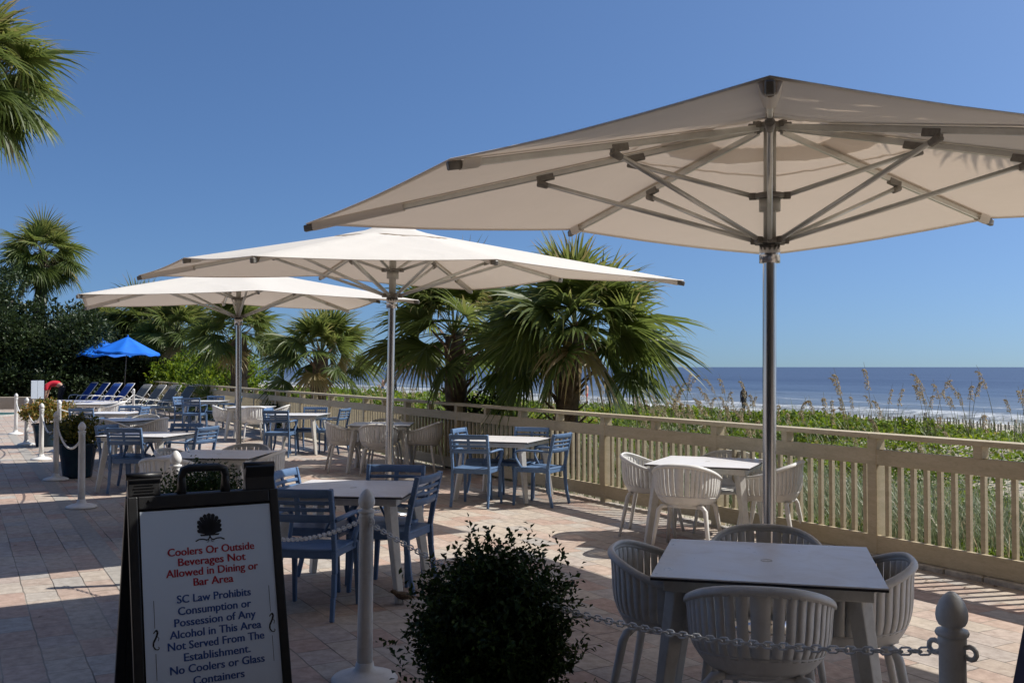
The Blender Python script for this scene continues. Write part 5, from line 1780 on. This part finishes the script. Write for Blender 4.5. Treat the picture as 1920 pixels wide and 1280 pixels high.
def to_xyz(l, s, z):
    return np.stack([F0.x + FU.x * l + FN.x * s, F0.y + FU.y * l + FN.y * s, z], -1)

def creeper():
    rng = np.random.default_rng(77)
    q = np.concatenate([veg_points(120000, rng, -9, 48, 0.55, 15, 1.35), veg_points(50000, rng, -7, 16, 0.4, 5.5, 1.6), veg_points(40000, rng, -6, 26, 6.5, 11.5, 0.8)])
    n = len(q)
    l, s = q[:, 0], q[:, 1]
    cn = clump_noise(l, s)
    keep = (rng.random(n) < np.clip(0.62 + 0.85 * cn, 0.08, 1)) & (rng.random(n) > bare(l, s) * 1.25)
    l, s, cn = l[keep], s[keep], cn[keep]
    n = len(l)
    hmax = (0.08 + 0.24 * np.clip(cn + 0.2, 0, 1.3)) * np.clip(0.45 + s / 7, 0.45, 1.15)
    hmax += 0.34 * np.exp(-(((l + 0.2) / 1.3) ** 2 + ((s - 9.5) / 1.6) ** 2)) + 0.22 * np.exp(-(((l - 7.5) / 2.0) ** 2 + ((s - 8.0) / 1.5) ** 2)) + 0.2 * np.exp(-(((l + 3.5) / 1.0) ** 2 + ((s - 8.0) / 1.4) ** 2))
    hmax *= np.where(s > 11.5, np.clip((15.5 - s) / 4, 0.15, 1), 1)
    z = dune_h(l, s) + hmax * (0.25 + 0.75 * rng.random(n) ** 0.7)
    P = to_xyz(l, s, z)
    d = np.hypot(P[:, 0], P[:, 1])
    D = unit(rng.normal(size=(n, 3)) * np.array([1, 1, .55]) + np.array([0, 0, 0.25]))
    ln = (0.045 + 0.0042 * np.clip(d - 8, 0, 40)) * (0.6 + 0.8 * rng.random(n))
    V, F = leaf_quads(P, D, rng.normal(size=D.shape) * 0.35 + np.array([0, 0, 1.0]), ln, ln * 0.62, 0.18)
    tone = np.repeat(np.clip(0.22 + 0.5 * rng.random(n) + 0.22 * clump_noise(l * 0.5 + 3, s * 0.6), 0, 1), 2)
    tone = np.where(np.repeat(rng.random(n) < 0.05, 2), 1.0, tone)
    o = mesh_np('ground_cover', V, F, M['vine'], None, tone)
    tag(o, 'bright green creeping plants covering the dune beyond the fence', 'plants', None, 'stuff')
creeper()

def dune_grass():
    rng = np.random.default_rng(78)
    q = np.concatenate([veg_points(24000, rng, -9, 46, 0.18, 16, 1.2), veg_points(16000, rng, -7, 14, 0.15, 3.2, 1.6)])
    n = len(q)
    l, s = q[:, 0], q[:, 1]
    cl = clump_noise(l * 1.7 + 5, s * 1.5)
    dens = np.where(s < 2.6, 1.0, 0.35) * np.clip(0.55 + 0.6 * cl, 0.06, 1) * np.clip(1 - bare(l, s) * 1.1, 0.03, 1)
    keep = rng.random(n) < dens
    l, s = l[keep], s[keep]; n = len(l)
    z = dune_h(l, s)
    P = to_xyz(l, s, z - 0.02)
    h = (0.28 + 0.50 * rng.random(n)) * np.where(s < 0.45, 0.35, 1) * np.where(s > 6, 1.15, 1)
    a = rng.random(n) * 2 * math.pi
    lean = (0.10 + 0.65 * rng.random(n) ** 1.3) * h
    dirv = np.stack([np.cos(a), np.sin(a), np.zeros(n)], -1)
    sd = np.stack([-np.sin(a), np.cos(a), np.zeros(n)], -1)
    VV = []
    us = [0, 0.4, 0.75, 1.0]; ws = [0.010, 0.010, 0.007, 0.001]
    for u, w in zip(us, ws):
        c = P + dirv * (lean * u * u)[:, None] + np.array([0, 0, 1.0]) * (h * (u - 0.22 * u ** 3))[:, None]
        ww = w * (0.7 + 0.6 * rng.random(n) * 0 + 0.015 * np.hypot(P[:, 0], P[:, 1]))
        VV.append(c + sd * ww[:, None] / 2); VV.append(c - sd * ww[:, None] / 2)
    V = np.stack(VV, 1).reshape(-1, 3)
    i = np.arange(n)[:, None] * 8
    F = np.concatenate([i + np.array([[2 * k, 2 * k + 1, 2 * k + 3, 2 * k + 2]]) for k in range(3)], 1).reshape(-1, 4)
    tone = np.repeat(np.where(rng.random(n) < 0.14, 1.0, np.clip(0.2 + 0.55 * rng.random(n) + (s < 2.6) * 0.12, 0, 1)), 3)
    o = mesh_np('dune_grass', V, F, M['grass'], None, tone)
    tag(o, 'grey green beach grass growing along the outside of the fence', 'grass', None, 'stuff')
dune_grass()

def make_oat(seed, h):
    """sea oat: thin arching stalk, a few long blades, heavy drooping seed head"""
    t = thing('sea_oat', 'x', 'plant')
    rng = np.random.default_rng(seed); r = random.Random(seed)
    az = r.uniform(-0.6, 0.6)
    bend = r.uniform(0.10, 0.30) * h
    d = Vector((math.cos(az), math.sin(az), 0))
    top = 0.80
    path = lambda u: Vector((d.x * bend * u * u, d.y * bend * u * u, h * (u - 0.06 * u ** 4)))
    mb = MB(); mb.tube([path(u) for u in np.linspace(0, 1, 8)], [0.006 - 0.004 * u for u in np.linspace(0, 1, 8)], 5)
    mb.build('stalk', M['oat_stem'], t)
    C, D = [], []
    for i in range(120):
        u = 0.70 + 0.30 * (i / 120)
        p_ = path(u) - (Vector((0, 0, 0.10 * h * max(0, u - .9) * 6)) if u > .9 else Vector((0, 0, 0)))
        a = r.uniform(0, 6.28)
        off_ = Vector((math.cos(a), math.sin(a), -0.6)) * r.uniform(0.002, 0.022) * (1.35 - u) * 2.6
        C.append(p_ + off_); D.append(Vector((math.cos(a) * .6 + d.x * .5, math.sin(a) * .6 + d.y * .5, -0.7)))
    n = len(C)
    ln = 0.034 * (0.7 + 0.6 * rng.random(n))
    V, F = leaf_quads(np.array(C), np.array(D), rng.normal(size=(n, 3)), ln, ln * 0.45, .1)
    mesh_np('seed_head', V, F, M['oat'], t, np.repeat(np.clip(.35 + .6 * rng.random(n), 0, 1), 2))
    mb = MB()
    for k in range(7):
        a = r.uniform(0, 6.28); hh = h * r.uniform(0.35, 0.7); ln_ = hh * r.uniform(0.2, 0.7)
        q = Vector((math.cos(a), math.sin(a), 0)); sd = Vector((-q.y, q.x, 0))
        rows = []
        for u, w in ((0, .010), (.4, .010), (.75, .007), (1, .001)):
            c = q * ln_ * u * u + Vector((0, 0, hh * (u - .25 * u ** 3)))
            rows.append([c - sd * w / 2, c + sd * w / 2])
        mb.grid(rows)
    mb.build('leaf', M['grass_blade'], t, fix=False)
    return t
M['oat_stem'] = noisy('oat_stem', (0.16, 0.15, 0.06), (0.28, 0.23, 0.11), 8, 0.7)
M['grass_blade'] = noisy('grass_blade', (0.08, 0.11, 0.03), (0.16, 0.18, 0.06), 5, 0.6)
OATS = [make_oat(100 + i, hh) for i, hh in enumerate((1.05, 1.2, 1.35, 1.15, 1.5))]
def oats():
    r = random.Random(5)
    spots = []
    # thick stand left of the big pole, looser to the right
    for i in range(56): spots.append((r.uniform(1215, 1420), r.uniform(15.0, 22)))
    for i in range(46): spots.append((r.uniform(1400, 1935), r.uniform(13.0, 19)))
    for i in range(22): spots.append((r.uniform(640, 860), r.uniform(24, 34)))
    for i in range(14): spots.append((r.uniform(930, 1200), r.uniform(19, 25)))
    for i, (px, Y) in enumerate(spots):
        x = (px - 960) / 1867 * Y
        l, s = fence_ls(x, Y)
        if s < 1.5: continue
        z = float(dune_h(l, s)) - 0.03
        o = place(OATS[i % 5], (x, Y, z), r.uniform(-2.5, 0.6) if r.random() < .3 else r.uniform(2.2, 4.2), 'sea oat stalk with a drooping tan seed head on the dune', 'plant', 'sea oats on the dune')
        k = r.uniform(0.8, 1.15); o.scale = (k, k, k)
oats()

def leaf_litter():
    rng = np.random.default_rng(9)
    n = 420
    l = rng.uniform(-4, 30, n); k = rng.random(n)
    q = np.where(k < 0.6, -0.12 - 0.5 * rng.random(n) ** 2, -0.3 - 9.0 * rng.random(n))
    P = to_xyz(l, q, np.full(n, 0.008))
    a = rng.random(n) * 6.28
    D = np.stack([np.cos(a), np.sin(a), 0.05 * rng.normal(size=n)], -1)
    ln = 0.02 + 0.035 * rng.random(n)
    V, F = leaf_quads(P, D, np.tile([0.0, 0.0, 1.0], (n, 1)) + rng.normal(size=(n, 3)) * 0.15, ln, ln * 0.45, 0.12)
    o = mesh_np('leaf_litter', V, F, M['litter'], None, np.repeat(rng.random(n), 2))
    tag(o, 'dry brown leaves and bits blown onto the paving along the fence', 'leaves', None, 'stuff')
M['litter'] = leaf_mat('litter', [(0.0, (0.05, 0.03, 0.018)), (0.5, (0.13, 0.085, 0.045)), (1.0, (0.24, 0.18, 0.10))], 0.8, 0.1)
leaf_litter()
